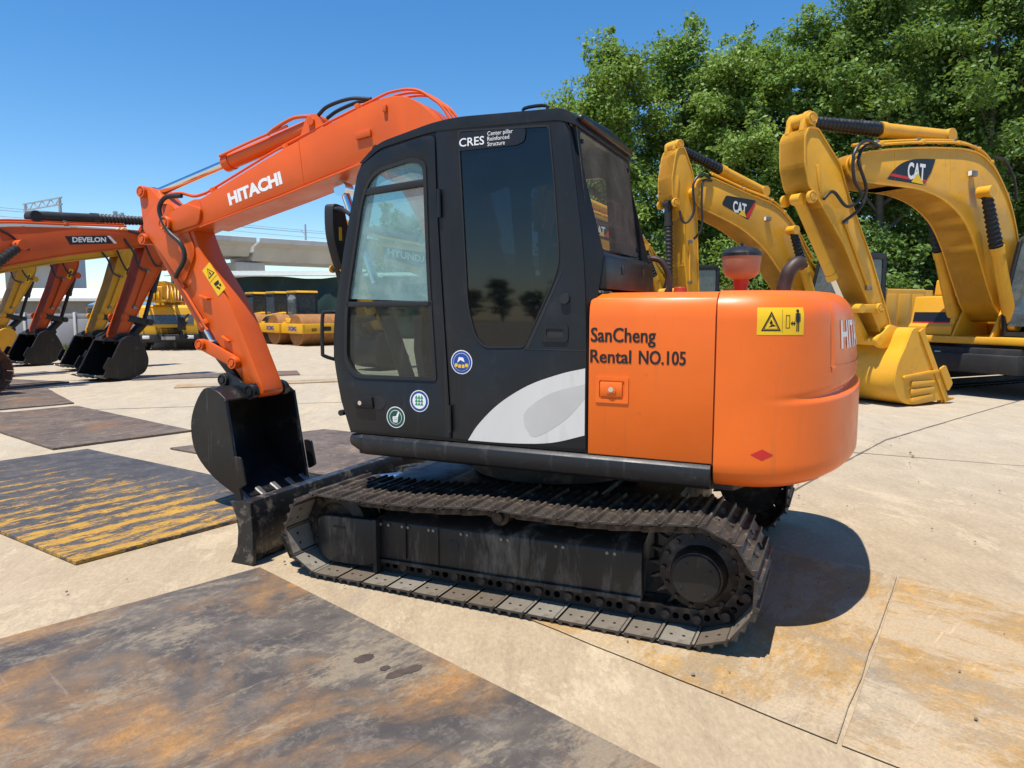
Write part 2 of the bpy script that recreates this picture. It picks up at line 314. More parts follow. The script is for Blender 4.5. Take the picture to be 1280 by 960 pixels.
g = G(); g.poly([(-900, -60, 0), (900, -60, 0), (900, 1500, 0), (-900, 1500, 0)]); ground = tag(g.out('ground', ground_mat()), 'sunlit tan concrete yard floor', kind='structure')
del ground['label']
JOINT = mat('joint_dirt', (.13, .105, .08), .9, var=.3, vs_=6)
for p0, p1, w in (((2.45, 6.2), (4.6, 8.75), .022), ((4.6, 8.75), (9.3, 12.9), .03), ((1.35, 9.2), (7.6, 6.1), .016), ((-9, 10.9), (2, 13.6), .03), ((-14, 15.2), (1, 19), .04)):
    d = (Vector(p1)-Vector(p0)).normalized(); n = Vector((-d.y, d.x))*w/2
    q = spline([Vector((*p0, .004)), Vector((*((Vector(p0)+Vector(p1))/2+n*.8), .004)), Vector((*p1, .004))], 14); rng = random.Random(int(p0[0]*10)); g = G()
    rows = [[p+Vector((n.x, n.y, 0))*rng.uniform(.5, 1.3), p-Vector((n.x, n.y, 0))*rng.uniform(.5, 1.3)] for p in q]; g.grid(rows); g.out('joint', JOINT, ground)
PM_DARK = plate_mat('plate_dark', (.058, .051, .048), (.125, .105, .085), (.42, .215, .07), .475, dust=.30, dcol=(.27, .215, .145))
PM_YEL = plate_mat('plate_yellow', (.045, .044, .047), (.085, .078, .074), (.16, .09, .045), .3, yellow=1)
PM_BRN = plate_mat('plate_brown', (.085, .062, .050), (.16, .122, .09), (.26, .13, .06), .42, dust=.1, dcol=(.27, .2, .13))
PM_TAN = plate_mat('plate_tan', (.255, .21, .15), (.345, .27, .175), (.50, .29, .09), .56, dust=.55, dcol=(.46, .36, .235))
def plate(poly, ang, m, label, th=.02, z0=.004, grp='steel plates laid on the yard'):
    c = sum((Vector(p) for p in poly), Vector((0, 0)))/len(poly); q = Matrix.Rotation(-R(ang), 2)
    loc = [tuple(q @ (Vector(p)-c)) for p in poly]; rng = random.Random(int(c.x*100)); pts = []
    for i, p in enumerate(loc):
        a, b = Vector(p), Vector(loc[(i+1) % len(loc)])
        for k in range(7): pts.append(tuple(a.lerp(b, k/7)+(Vector((rng.uniform(-.006, .006), rng.uniform(-.006, .006))) if k else Vector((0, 0)))))
    o = G().prism(pts, z0, z0+th, ax='z', bev=.003, seg=1).out('steel_plate', m); o.location = (c.x, c.y, 0); o.rotation_euler = (0, 0, R(ang)); return tag(o, label, 'steel plate', grp)
plate([(-4.82, 8.06), (-1.61, 5.92), (-2.74, 4.38), (-6.0, 6.6)], 56.3, PM_YEL, 'steel plate with flaking yellow paint lying left of the blade', .025)
plate([(-7.17, 11.76), (-4.21, 9.35), (-5.24, 8.1), (-8.2, 10.5)], 51, PM_BRN, 'brown grey steel plate just beyond the yellow painted one', .025)
plate([(-9.6, 14.7), (-7.46, 12.17), (-8.5, 11.0), (-10.9, 13.4)], 44, PM_BRN, 'reddish brown steel plate at the left edge, farthest of three in a row', .02)
plate([(-3.93, 8.15), (-2.5, 9.45), (-.2, 8.25), (-1.75, 6.75)], 58, PM_BRN, 'grey brown steel plate partly hidden behind the digging bucket', .02)
a = Vector((-1.55, 4.29)); d1 = Vector((.728, -.685)); d2 = Vector((-.685, -.728))
big_plate = plate([a, a+d1*5.2, a+d1*5.2+d2*2.4, a+d2*2.4], 46.7, PM_DARK, 'large dark steel plate with orange rust stains in the foreground', .022)
plate([(2.31, 4.18), (1.2, 2.51), (.06, 3.61), (1.0, 5.3)], 56, PM_TAN, 'dusty tan plate under the rear end of the tracks', .008)
plate([(2.322, 4.172), (1.212, 2.498), (3.1, .72), (4.3, 2.42)], -44, PM_TAN, 'dusty tan plate with orange rust at the lower right', .008)
plate([(-13.8, 15.6), (-10.2, 14.4), (-9.7, 15.7), (-13.2, 16.9)], -18, PM_BRN, 'far steel plate in front of the row of black buckets', .03)
plate([(-8.6, 16.2), (-5.2, 17.6), (-5.6, 18.7), (-9.0, 17.3)], 22, PM_BRN, 'far dark plate to the right of the nearest black bucket', .02)
plate([(-6.9, 14.6), (-2.6, 16.4), (-2.9, 17.0), (-7.1, 15.2)], 22, PM_TAN, 'thin dusty plate lying in front of the road rollers', .02)
rng = random.Random(4); PEB = mat('pebble_stone', (.2, .16, .12), .9, var=.4); pebs = G()
for k in range(170):
    x, y = rng.uniform(-3, 5), rng.uniform(2.4, 9); r = rng.uniform(.004, .011)*(1.8 if k < 8 else 1)
    pebs.lathe([(r*.5, -r*.3), (r, .1*r), (r*.6, r*.7), (.1*r, r*.8)], (x, y, .02), seg=5)
tag(pebs.out('loose_grit', PEB), 'scattered small stones and grit on the concrete', 'grit', kind='stuff')
STAIN = mat('oil_stain', (.075, .055, .045), .45, var=.3, vs_=9)
bpm = Matrix.Rotation(R(-46.7), 3, 'Z')
for k, (x, y, rx, ry) in enumerate(((-.67, 3.12, .05, .035), (-.50, 2.98, .055, .03), (-.44, 3.02, .05, .028), (-.56, 3.03, .025, .02))):
    rr = random.Random(k); p = bpm @ (Vector((x, y, 0))-Vector(big_plate.location))
    g = G(); g.poly([(p.x+rx*math.cos(t*.262)*rr.uniform(.86, 1.12), p.y+ry*math.sin(t*.262)*rr.uniform(.86, 1.12), .0272+.0005*k) for t in range(24)]); g.out('wet_stain', STAIN, big_plate)

# ------------------------------------------------------------------ far background, left: viaduct, shed, walls
P0 = Vector((-23.75, 57.0)); DD = Vector((8.15, 6.8)).normalized(); DN = Vector((-DD.y, DD.x)); DA = math.atan2(DD.y, DD.x)
via = root('viaduct', (P0.x, P0.y, 0), DA, 'grey concrete railway viaduct crossing behind the yard', 'viaduct')
for k in range(-3, 7):
    x0, x1 = 2.3+k*22, 2.3+(k+1)*22-.25; z0 = 5.5 if k >= 0 else 5.85
    sec = [(-2.2, 6.85), (-2.2, 7.25), (-2.0, 7.25), (-2.0, 7.0), (6.2, 7.0), (6.2, 7.25), (6.4, 7.25), (6.4, 6.85), (5.2, 6.55), (4.6, z0), (-.4, z0), (-1.0, 6.55)]
    G().prism(sec, x0+1.0, x1+1.0, ax='x', bev=.04, seg=1).out('deck_span', CONC, via)
for k in (-22, -11.2, 3.2, 20, 42, 64, 90):
    g = G(); g.box((k, 2, 2.4), (3.4, 2.4, 4.8), .25); g.box((k, 2, 5.05), (2.4, 4.6, .7), .1); g.out('pier', CONC, via)
GALV = mat('galvanised_steel', (.32, .34, .36), .55, .4, var=.1)
def gantry(x, z, name='catenary_gantry', label='steel portal gantry over the railway tracks on the viaduct'):
    w = P0+DD*x; o = root(name, (w.x, w.y, 7.0), DA+R(16), label, 'gantry')
    for y in (-.6, 4.6): G().cyl((0, y, 0), (0, y, z-7.0), .13, .1, 8).out('post', GALV, o)
    g = G()
    for h in (.0, .45): g.bar((0, -.9, z-7-h), (0, 4.9, z-7-h), .09, .09)
    for i in range(8): g.bar((0, -.6+i*.65, z-7-.45*(i % 2)), (0, .05+i*.65, z-7-.45*((i+1) % 2)), .05, .05)
    g.out('truss', GALV, o); return o
gantry(-10.0, 9.2)
for px, h, lab in ((7.9, 8.75, 'thin catenary mast on the viaduct, left of two'), (10.4, 9.0, 'thin catenary mast on the viaduct, right of two')):
    w = P0+DD*px; o = root('catenary_mast', (w.x, w.y, 7.0), DA, lab, 'mast', 'catenary masts on the viaduct')
    G().cyl((0, -.4, 0), (0, -.4, h-7), .1, .07, 8).out('pole', GALV, o)
    g = G(); g.bar((0, -.4, h-7.5), (-.0, 1.4, h-7.3), .05, .05); g.bar((0, -.4, h-7.9), (0, .5, h-7.42), .04, .04); g.out('cantilever', GALV, o)
w = P0+DD*-6.1; o = root('floodlight_mast', (w.x, w.y, 7.0), DA, 'short mast with floodlights on the viaduct parapet', 'mast')
G().cyl((0, 0, 0), (0, 0, 1.5), .06, .05, 8).out('pole', GALV, o)
g = G(); g.box((-.25, 0, 1.5), (.3, .12, .34), .02); g.box((.2, 0, 1.45), (.24, .12, .3), .02); g.out('floodlight', GALV, o)
for k, (y, z) in enumerate(((0, 8.3), (1.6, 8.65), (3.2, 8.65), (0, 7.9))):
    pts = []
    for i in range(-40, 101, 2):
        w = P0+DD*i+DN*y; pts.append((w.x, w.y, z-.18*math.sin((i % 20)/20*math.pi)))
    tag(G().tube(pts, .018, 4, sm=False).out('overhead_wire', GALV), ['lower front overhead wire along the viaduct', 'overhead wire above the nearer viaduct track', 'overhead wire above the farther viaduct track', 'lowest wire along the viaduct parapet'][k], 'wire', 'overhead railway wires')

# canvas covered shed
CANVAS = mat('green_canvas', (.012, .035, .03), .6, var=.3, vs_=1, bump=.2, bs=6)
ROOFP = mat('pale_sheet_roof', (.50, .52, .47), .6, var=.1, vs_=.5, dirt=.3, ds=.6)
sh = root('canvas_shed', (-9, 40, 0), 0, 'long storage shed with dark green canvas side and pale roof', 'shed')
rows = []; rng = random.Random(2)
for j in range(10):
    z = 3.42-j*.36
    rows.append([Vector((-9.5+i*.25, -.28*abs(math.sin(i*.31+j*.1))**1.5*(1-.25*math.sin(j))-.06*math.sin(i*1.1+j), z-.14*abs(math.sin(i*.155))**3*(j < 2))) for i in range(103)])
G().grid(rows).out('canvas_wall', CANVAS, sh, 60)
G().prism([(.05, 0), (.3, 0), (.3, 3.3), (.05, 3.3)], -9.6, 16.2, ax='x').out('back_wall', mat('shed_wall', (.09, .16, .15), .7, var=.2), sh)
sl = math.atan2(1.35, 8)
for i in range(17):
    g = G(); x = -9.9+i*1.55; g.prism([(-.5, 3.40), (7.6, 4.06), (7.6, 4.12), (-.5, 3.46)], x, x+1.545, ax='x')
    for q in range(4): g.prism([(-.5, 3.46), (7.6, 4.12), (7.6, 4.132), (-.5, 3.472)], x+.15+q*.38, x+.2+q*.38, ax='x')
    g.out('roof_sheet', ROOFP, sh)
G().box((-9.75, 3.8, 1.7), (.1, 7.5, 3.3)).out('gable_wall', mat('pale_teal_sheet', (.28, .40, .38), .6, var=.1), sh)
# perimeter wall of grey panels
PANEL = mat('grey_wall_panel', (.23, .235, .25), .75, var=.18, vs_=1.2, dirt=.4, dcol=(.33, .31, .29), ds=1.6, streak=True)
wl = root('perimeter_wall', (-26, 29.4, 0), R(3), 'low grey concrete panel wall behind the row of buckets', 'wall')
for i in range(15):
    G().box((i*1.0+.5, 0, .62), (.95, .08, 1.2), .015).out('panel', PANEL, wl); G().box((i*1.0+.5, .02, 1.33), (.95, .08, .2), .015).out('coping_panel', PANEL, wl); G().box((i*1.0, -.02, .74), (.1, .14, 1.5), .01).out('post', CONC, wl)
bl = root('low_building', (-27, 37, 0), R(4), 'low grey building with a white roof behind the panel wall', 'building')
WALLG = mat('grey_render', (.22, .215, .2), .85, var=.15, vs_=.8, dirt=.4, ds=1); ROOFW = mat('white_roof', (.62, .61, .58), .6, var=.08)
G().box((3.7, 2, 1.0), (7.4, 4, 2.0)).out('wall', WALLG, bl); G().prism([(-.6, 2.02), (-.6, 2.2), (2.2, 2.75), (4.4, 2.3), (4.4, 2.02)], -.4, 7.8, ax='x', bev=.02, seg=1).out('roof', ROOFW, bl)
for i in range(3):
    x = 1.0+i*2.3; f = G().holed([(x-.55, .75), (x+.55, .75), (x+.55, 1.75), (x-.55, 1.75)], [[(x-.47, .83), (x+.47, .83), (x+.47, 1.67), (x-.47, 1.67)]], -.06, .02).out('window', mat('window_frame', (.4, .25, .22), .6, var=.1), bl)
    G().box((x, .005-.02, 1.25), (.94, .02, .84)).out('pane', GLASS_BG, f)
tb = root('tower_block', (-52, 82, 0), R(10), 'tall blue grey block rising behind the low building', 'building')
G().box((0, 0, 4.2), (5.5, 5, 8.4), .05).out('wall', mat('bluegrey_sheet', (.24, .29, .36), .6, var=.1, vs_=.4), tb)
for i in range(6): G().box((-2.5+i, -2.53, 4.2), (.08, .06, 8.2)).out('rib', mat('bluegrey_rib', (.2, .25, .31), .6), tb)
sh2 = root('site_shelter', (-16.5, 33.2, 0), R(-4), 'lean-to shelter with a blue edged tin roof behind the buckets', 'shelter')
G().prism([(-1, 1.75), (-1, 1.82), (2, 2.5), (2, 2.42)], -2.4, 2.4, ax='x').out('roof', mat('blue_tin', (.10, .22, .34), .5, var=.15), sh2)
for x in (-2.2, 0, 2.2): G().box((x, -.9, .88), (.08, .08, 1.75)).out('post', GALV, sh2)
for i in range(4): G().box((-1.8+i*1.2, 1.6, 1.1), (1.17, .06, 2.1)).out('wall_panel', WALLG, sh2)
GRASSM = mat('dry_grass', (.16, .17, .05), .9, var=.4, vs_=3); g = G(); rng = random.Random(9)
for k in range(900):
    x, y = rng.uniform(-18.5, -15.5), rng.uniform(27.9, 28.9); h = rng.uniform(.08, .35); a = rng.uniform(0, 6.3); d = .02
    g.poly([(x-d*math.cos(a), y-d*math.sin(a), 0), (x+d*math.cos(a), y+d*math.sin(a), 0), (x+rng.uniform(-.1, .1), y+rng.uniform(-.1, .1), h)])
tag(g.out('weeds', GRASSM), 'tuft of dry weeds along the foot of the panel wall', 'weeds', kind='stuff')

# ------------------------------------------------------------------ trees
def leaf_mat(name, dark, light):
    m = bpy.data.materials.new(name); m.use_nodes = True; nt = m.node_tree; nt.nodes.clear(); out = nt.nodes.new('ShaderNodeOutputMaterial')
    at = nt.nodes.new('ShaderNodeAttribute'); at.attribute_name = 'tint'; c = _mix(nt, at.outputs['Fac'], dark, light)
    d = nt.nodes.new('ShaderNodeBsdfPrincipled'); d.inputs['Roughness'].default_value = .5; d.inputs['Specular IOR Level'].default_value = .35; t = nt.nodes.new('ShaderNodeBsdfTranslucent')
    nt.links.new(c, d.inputs['Base Color']); nt.links.new(_mix(nt, .6, c, (.22, .30, .03)), t.inputs[0]); mx = nt.nodes.new('ShaderNodeMixShader'); mx.inputs[0].default_value = .42
    nt.links.new(d.outputs[0], mx.inputs[1]); nt.links.new(t.outputs[0], mx.inputs[2]); nt.links.new(mx.outputs[0], out.inputs[0]); return m
LEAF = [leaf_mat('leaves_mid', (.07, .145, .026), (.235, .38, .085)), leaf_mat('leaves_bright', (.095, .18, .03), (.285, .42, .09)), leaf_mat('leaves_deep', (.058, .12, .026), (.185, .31, .075))]
BARK = mat('bark', (.10, .085, .068), .9, var=.35, vs_=6, bump=.5, bs=18)
def leaves_mesh(name, C_, N_, S_, tint, m):
    n = len(C_); rs = np.random.default_rng(n)
    a = rs.normal(size=(n, 3)); a -= (a*N_).sum(1, keepdims=True)*N_; a /= np.linalg.norm(a, axis=1, keepdims=True)+1e-9; b = np.cross(N_, a)
    L = S_[:, None]; W = L*rs.uniform(.45, .7, (n, 1)); fold = N_*L*.14
    v = np.stack([C_-a*L, C_-b*W+fold, C_+a*L, C_+b*W+fold], 1).reshape(-1, 3)
    me = bpy.data.meshes.new(name); me.vertices.add(4*n); me.vertices.foreach_set('co', v.astype(np.float32).ravel())
    base = np.arange(n)*4; tri = np.stack([base, base+1, base+2, base, base+2, base+3], 1).ravel()
    me.loops.add(6*n); me.loops.foreach_set('vertex_index', tri.astype(np.int32)); me.polygons.add(2*n)
    me.polygons.foreach_set('loop_start', np.arange(0, 6*n, 3, dtype=np.int32)); me.polygons.foreach_set('loop_total', np.full(2*n, 3, np.int32))
    at = me.attributes.new('tint', 'FLOAT', 'POINT'); at.data.foreach_set('value', np.repeat(tint, 4).astype(np.float32)); me.materials.append(m); me.update(); return me
def tree(loc, Ht, Rc, seed, label, lm=0, dens=1.0, low=.16, size=.078, cat='tree', grp='trees along the right side of the yard'):
    rg = random.Random(seed); ns = np.random.default_rng(seed); o = root('broadleaf_tree', loc, rg.uniform(0, 6.28), label, cat, grp); tr = G()
    tx, ty = rg.uniform(-.4, .4), rg.uniform(-.4, .4)
    def tp(s): return Vector((tx*s*s*2+.15*math.sin(s*5+seed), ty*s*s*2+.15*math.cos(s*4+seed)-.15, Ht*.86*s))
    r0 = .028*Ht**.9*.55+.05
    tr.tube([tp(s/8) for s in range(9)], lambda s: r0*(1-s*.9)+.012, 8, 2); tips = []
    nb = int(13+Ht*1.1)
    for i in range(nb):
        s = low+(1-low)*((i+rg.random())/nb)**.9; s = min(s, .98); p = tp(s); a = i*2.4+rg.uniform(-.5, .5)
        prof = math.sin(min(1, (s-low*.55)/(1-low*.55))**.85*math.pi*.93)**.62; ln = max(.5, Rc*prof*rg.uniform(.72, 1.12)); up = .25+.85*s+rg.uniform(-.15, .25)
        d = Vector((math.cos(a), math.sin(a), up)).normalized(); e = p+d*ln; mdp = p.lerp(e, .5)+Vector((rg.uniform(-.2, .2), rg.uniform(-.2, .2), .12*ln)); rb = max(.02, r0*(1-s)*.5)
        tr.tube([p, mdp, e], lambda q, rb=rb: rb*(1-q*.85)+.006, 5, 4); P = spline([p, mdp, e], 6)
        if s > .45 and rg.random() < .7:
            sh_ = e+Vector((rg.uniform(-.35, .35), rg.uniform(-.35, .35), rg.uniform(.7, 1.5))); tr.tube([e, e.lerp(sh_, .5), sh_], .01, 3, 2); tips += [(e.lerp(sh_, q), -rg.random()-.01) for q in (.35, .6, .8, 1.0)]
        for j in range(int(5+ln*2.2)):
            q = rg.uniform(.3, 1.0); b = P[min(len(P)-1, int(q*(len(P)-1)))]
            dd = (d*.5+Vector((rg.gauss(0, 1), rg.gauss(0, 1), rg.gauss(.15, .7)))).normalized(); l2 = rg.uniform(.35, .95)*(.6+.16*Rc)
            t2 = b+dd*l2; tips.append((t2, rg.random())); tips.append((b.lerp(t2, .55), rg.random()))
            if rg.random() < .5: tr.tube([b, b.lerp(t2, .5)+Vector((0, 0, .06)), t2], .009, 3, 2)
    tips += [(tp(.99)+Vector((rg.uniform(-.3, .3), rg.uniform(-.3, .3), rg.uniform(-.1, .75))), rg.random()) for _ in range(9)]
    tr.out('trunk', BARK, o, 60)
    Cs, Ns, Ts = [], [], []; per = int(80*dens)
    for c, q in tips:
        n = int(per*rg.uniform(.45, 1.5)); rr = rg.uniform(.32, .72)
        if q < 0: q = -q; n = int(n*.4); rr *= .5
        off = ns.normal(size=(n, 3)); off /= np.linalg.norm(off, axis=1, keepdims=True)+1e-9
        off *= (ns.random((n, 1))**.45)*rr*np.array([1.25, 1.25, .62]); Cs.append(np.array(c)+off); nn = ns.normal(size=(n, 3))*.75+off/rr*.6+np.array([-.15, -.1, 1.0]); nn /= np.linalg.norm(nn, axis=1, keepdims=True); Ns.append(nn)
        Ts.append(np.clip(ns.normal(.30+.5*q, .16, n), 0, 1))
    C_, N_, T_ = np.concatenate(Cs), np.concatenate(Ns), np.concatenate(Ts); S_ = ns.uniform(.45, 1.4, len(C_))*size
    link('crown', leaves_mesh('crown', C_, N_, S_, T_, LEAF[lm]), o); return o
TR = [(738, 29, 10.2, 2.2, 1, 'smallest bright green tree at the left end of the tree row'), (772, 27, 11.3, 2.9, 1, 'bright green tree rising just right of the cab roof'), (846, 29, 12.8, 2.7, 0, 'mid green tree behind the tallest yellow arm in the middle'),
      (905, 27, 11.3, 2.7, 1, 'rounded tree above the farther yellow boom'), (958, 28, 12.5, 2.7, 0, 'tree with an upright tuft left of the nearest yellow arm'), (1022, 26, 12.4, 2.7, 0, 'tall tree directly behind the nearest yellow arm top'),
      (1092, 25, 13.2, 3.0, 2, 'dark tall tree above the nearest yellow boom'), (1165, 27, 14.5, 3.2, 0, 'tree reaching the top edge, right of the dark one'), (1232, 24, 13.6, 3.1, 2, 'dense tree near the right edge behind the yellow boom bend'), (1310, 25, 14.5, 3.2, 0, 'tree cut by the right edge of the yard view'),
      (1420, 25, 14.5, 3.2, 2, 'last tree of the row beyond the right edge'), (880, 34, 10.2, 2.9, 2, 'rear row tree filling the gap behind the middle'), (1010, 34, 12, 3.0, 2, 'rear row tree behind the nearest arm'), (1140, 34, 14, 3.2, 2, 'rear row tree behind the yellow boom logo'), (1275, 33, 14.5, 3.2, 2, 'rear row tree in the right corner')]
TREES = []
for i, (px, d, h, rc, lm, lab) in enumerate(TR): TREES.append(tree(((px-640)/900*d, d, 0), h, rc, 11+i, lab, lm, 1.0 if i < 11 else .6, .10 if i < 11 else .16, .078 if i < 11 else .11))
tree((-6.2, 46, 0), 7.4, 2.6, 77, 'lone tree far behind, glimpsed through the cab door window', 0, .8, .2, .15, grp='far trees')
for i, (x, y, h, rc, lab) in enumerate(((5.2, 23.8, 2.6, 1.5, 'low leafy bush behind the middle yellow machine'), (8.6, 24.2, 2.8, 1.6, 'low leafy bush behind the nearest yellow arm'), (11.8, 23.5, 3.0, 1.7, 'low leafy bush beneath the yellow boom'), (15.6, 22.5, 3.0, 1.7, 'low leafy bush at the far right'))):
    b = tree((x, y, 0), h, rc, 60+i, lab, 2, 1.0, .08, .085, 'bush', 'bushes under the trees'); b.name = 'leafy_bush'
FENCE = mat('weathered_boards', (.15, .145, .14), .85, var=.25, vs_=2, streak=True); fw = root('board_fence', (1.5, 25.2, 0), R(-4), 'weathered grey board fence under the trees', 'fence')
rng = random.Random(5); me = G().box((0, 0, 1.2), (.235, .03, 2.4), .006).mesh('board', FENCE)
for i in range(76): link('board', me, fw, (i*.25, rng.uniform(-.012, .012), rng.uniform(-.05, .03)))
for i in range(10): G().box((i*2.1, .07, 1.2), (.1, .1, 2.4)).out('post', FENCE, fw)
up = root('utility_pole', (17.2, 21.5, 0), 0, 'grey utility pole with a crossarm under the trees at right', 'pole'); G().cyl((0, 0, 0), (0, 0, 6.5), .12, .09, 10).out('pole', CONC, up); G().bar((-.8, 0, 5.6), (.8, 0, 5.6), .08, .08).out('crossarm', GALV, up)
# a far wood behind the viewpoint, seen only as a low reflection in the cab glass
wood = tag(root('distant_wood', (-75, -64), 0, 'far line of trees behind the viewpoint, reflected low in the dark cab glass', 'wood'), kind='stuff')
for i in range(20):
    for ch in TREES[3+i % 4].children:
        c = ch.copy(); COL.objects.link(c); c.parent = wood; c.location = ((i-10)*4.5*.65, -(i-10)*4.5*.76, 0); c.rotation_euler = (0, 0, i*1.3); c.scale = (.95, .95, .36+.05*(i*7 % 5))
# ------------------------------------------------------------------ main excavator (local: X forward, Y left = camera side, Z up)
MX = root('excavator', (.2947, 4.8227, 0), R(155.18), 'orange tracked excavator with a black cab and dozer blade, large in front', 'excavator')
# tracks
def track_path():
    S, I, rs, ri = Vector((-1.16, .325)), Vector((1.03, .275)), .285, .235; P = []
    for i in range(60):
        t = i/60; x = -1.16+2.19*t; z = .61*(1-t)+.51*t-.028*math.sin(math.pi*min(1, t*2))*(t < .5)-.022*math.sin(math.pi*(t*2-1))*(t >= .5); P.append(Vector((x, z)))
    for i in range(40): a = math.pi/2-math.pi*i/40; P.append(I+Vector((math.cos(a), math.sin(a)))*ri)
    for i in range(60): t = i/60; P.append(Vector((1.03-2.19*t, .040)))
    for i in range(40): a = -math.pi/2-math.pi*i/40; P.append(S+Vector((math.cos(a), math.sin(a)))*rs)
    return P
def path_points(P, N, ph=0):
    Q = P+[P[0]]; L = [0]
    for a, b in zip(Q, Q[1:]): L.append(L[-1]+(b-a).length)
    out = []
    for i in range(N):
        def at(s):
            s %= L[-1]; k = 0
            while L[k+1] < s: k += 1
            return Q[k].lerp(Q[k+1], (s-L[k])/(L[k+1]-L[k]))
        s = (i+ph)/N*L[-1]; h = L[-1]/N/2; a, b = at(s-h), at(s+h); c = (a+b)/2; d = (b-a).normalized(); out.append((c, d))
    return out, L[-1]/N
PTS, PITCH = path_points(track_path(), 35, .35)
hp = PITCH/2
sp_ = [(-hp+.001, .009), (-hp+.014, .009), (-hp+.016, 0), (hp-.014, 0), (hp-.001, -.008), (hp+.010, -.004), (hp-.008, .012), (hp-.014, .030), (hp-.022, .030), (hp-.03, .012), (.014, .012), (.005, .027), (-.005, .027), (-.014, .012), (-hp+.040, .012), (-hp+.032, .030), (-hp+.022, .030), (-hp+.013, .012)]
gs = G(); gs.prism(sp_, -.27, .27, bev=.003, seg=1)
for sx in (-.03, .03):
    for sy in (-.19, .19): gs.cyl((sx, sy, -.0015), (sx, sy, .001), .0085, seg=8, mi=1)
for sx in (-.035, .035):
    for sy in (-.08, .08): gs.cyl((sx, sy, .012), (sx, sy, .022), .013, seg=6)
gs.bm.normal_update()
for f_ in gs.bm.faces:
    if f_.material_index == 0 and f_.normal.z < -.9: f_.material_index = 2
SHOEME = gs.mesh('track_shoe', [SHOE, BLACKT, SHOE_IN])
gl = G(); lo = rnd([(-hp-.028, -.084), (hp-.012, -.092), (hp+.012, -.06), (hp+.008, -.012), (hp-.02, -.002), (-hp+.004, -.002), (-hp-.03, -.03)], .02, 3)
for sy in (-.07, .048): gl.holed(lo, [circ(-.036, -.042, .017, 10), circ(.018, -.044, .019, 10)], sy, sy+.022)
gl.cyl((-hp+.002, -.09, -.048), (-hp+.002, .09, -.048), .024, seg=10)
LINKME = gl.mesh('track_link', STEELD)
for side in (1, -1):
    g = G()
    for c, d in PTS:
        n = Vector((-d.y, d.x)); p = c-n*.048+d*hp; g.cyl((p.x, side*.955-.055, p.y), (p.x, side*.955+.055, p.y), .02, seg=8)
    trk = g.out('crawler_track', STEELD, MX)
    for c, d in PTS:
        ang = -math.atan2(d.y, d.x); link('track_shoe', SHOEME, trk, (c.x, side*.955, c.y), (0, ang, 0)); link('track_link', LINKME, trk, (c.x, side*.955, c.y), (0, ang, 0))
    y0 = side*.955; s = side
    # side frame
    g = G(); sec = [(s*1.045, .15), (s*1.055, .165), (s*1.055, .385), (s*1.03, .41), (s*.88, .47), (s*.78, .47), (s*.78, .15)]; se2 = [(p[0], p[1]-.03) for p in sec]; g.prism(sec, -.88, .70, ax='x', bev=.008, top=se2)
    g.box((-.09, s*1.045, .134), (1.58, .05, .022), .004, ('Y', .019)); g.bar((.52, s*1.058, .15), (.52, s*1.058, .36), .012, .012); g.bar((.3, s*1.057, .15), (.3, s*1.057, .36), .008, .008)
    fr = g.out('track_frame', FRAMEP, MX)
    g = G()
    for x in (.69, .635, .54, .5, .36, .33, .15, .11, -.1, -.14, -.42, -.46, -.7, -.74): g.cyl((x, s*1.053, .368-.019*(x+.88)), (x, s*1.062, .368-.019*(x+.88)), .009, seg=8)
    b_ = g.out('frame_bolts', WORN, fr); tag(b_, kind='stuff')
    G().prism(rnd([(.255, .235), (.255, .305), (.165, .305), (.165, .235)], .03), s*1.052, s*1.0575).out('opening_shade_patch', BLACKT, fr)  # flush black patch holds the shade of a hollow that is not cut
    # idler guard
    g = G(); gp = rnd([(1.14, .115), (1.14, .325), (1.10, .35), (.72, .365), (.72, .10), (.80, .075), (1.06, .065)], .03, 3); g.prism(gp, s*1.046, s*1.085, bev=.012, seg=3)
    g.prism([(.725, .05), (.725, .37), (.70, .37), (.70, .05)], s*.80, s*1.095, bev=.004); gd = g.out('idler_guard', FRAMEP, MX)
    G().prism(rnd([(1.02, .285), (1.02, .3), (.93, .298), (.93, .283)], .006), s*1.084, s*1.0875).out('guard_slot', DARKV, gd)
    # idler, sprocket, rollers
    idl = G().lathe([(.05, -.09), (.15, -.09), (.215, -.075), (.215, -.03), (.188, -.03), (.188, .03), (.215, .03), (.215, .075), (.15, .09), (.13, .06), (.06, .06), (.05, .1)], (1.03, y0, .275), (0, s, 0), 36).out('idler_wheel', STEELD, MX)
    G().cyl((1.03, y0+s*.06, .275), (1.03, y0+s*.09, .275), .055, .05, 18).out('idler_hub', STEELD, idl)
    tp_ = []
    for k in range(21):
        for q, r in ((-.36, .212), (-.2, .215), (-.06, .268), (.06, .268), (.2, .215)): a = 2*math.pi*(k+q)/21; tp_.append((-1.16+r*math.cos(a), .325+r*math.sin(a)))
    spk = G().prism(tp_, y0-.022, y0+.022, bev=.003, seg=1).out('sprocket', STEELD, MX)
    fd = G().lathe([(.205, -.06), (.205, .03), (.197, .035), (.197, .06), (.15, .075), (.138, .08), (.135, .11), (.13, .135), (.122, .16), (.1, .162)], (-1.16, y0, .325), (0, s, 0), 40).out('final_drive', STEELD, MX)
    G().lathe([(.116, .150), (.116, .172), (.111, .177), (.02, .177)], (-1.16, y0, .325), (0, s, 0), 36).out('hub_cover', FRAMEP, fd)
    for k in range(4):
        a = math.pi/4+k*math.pi/2+.2; G().cyl((-1.16+.08*math.cos(a), y0+s*.177, .325+.08*math.sin(a)), (-1.16+.08*math.cos(a), y0+s*.1815, .325+.08*math.sin(a)), .007, seg=8).out('cover_screw', DARKV, fd)
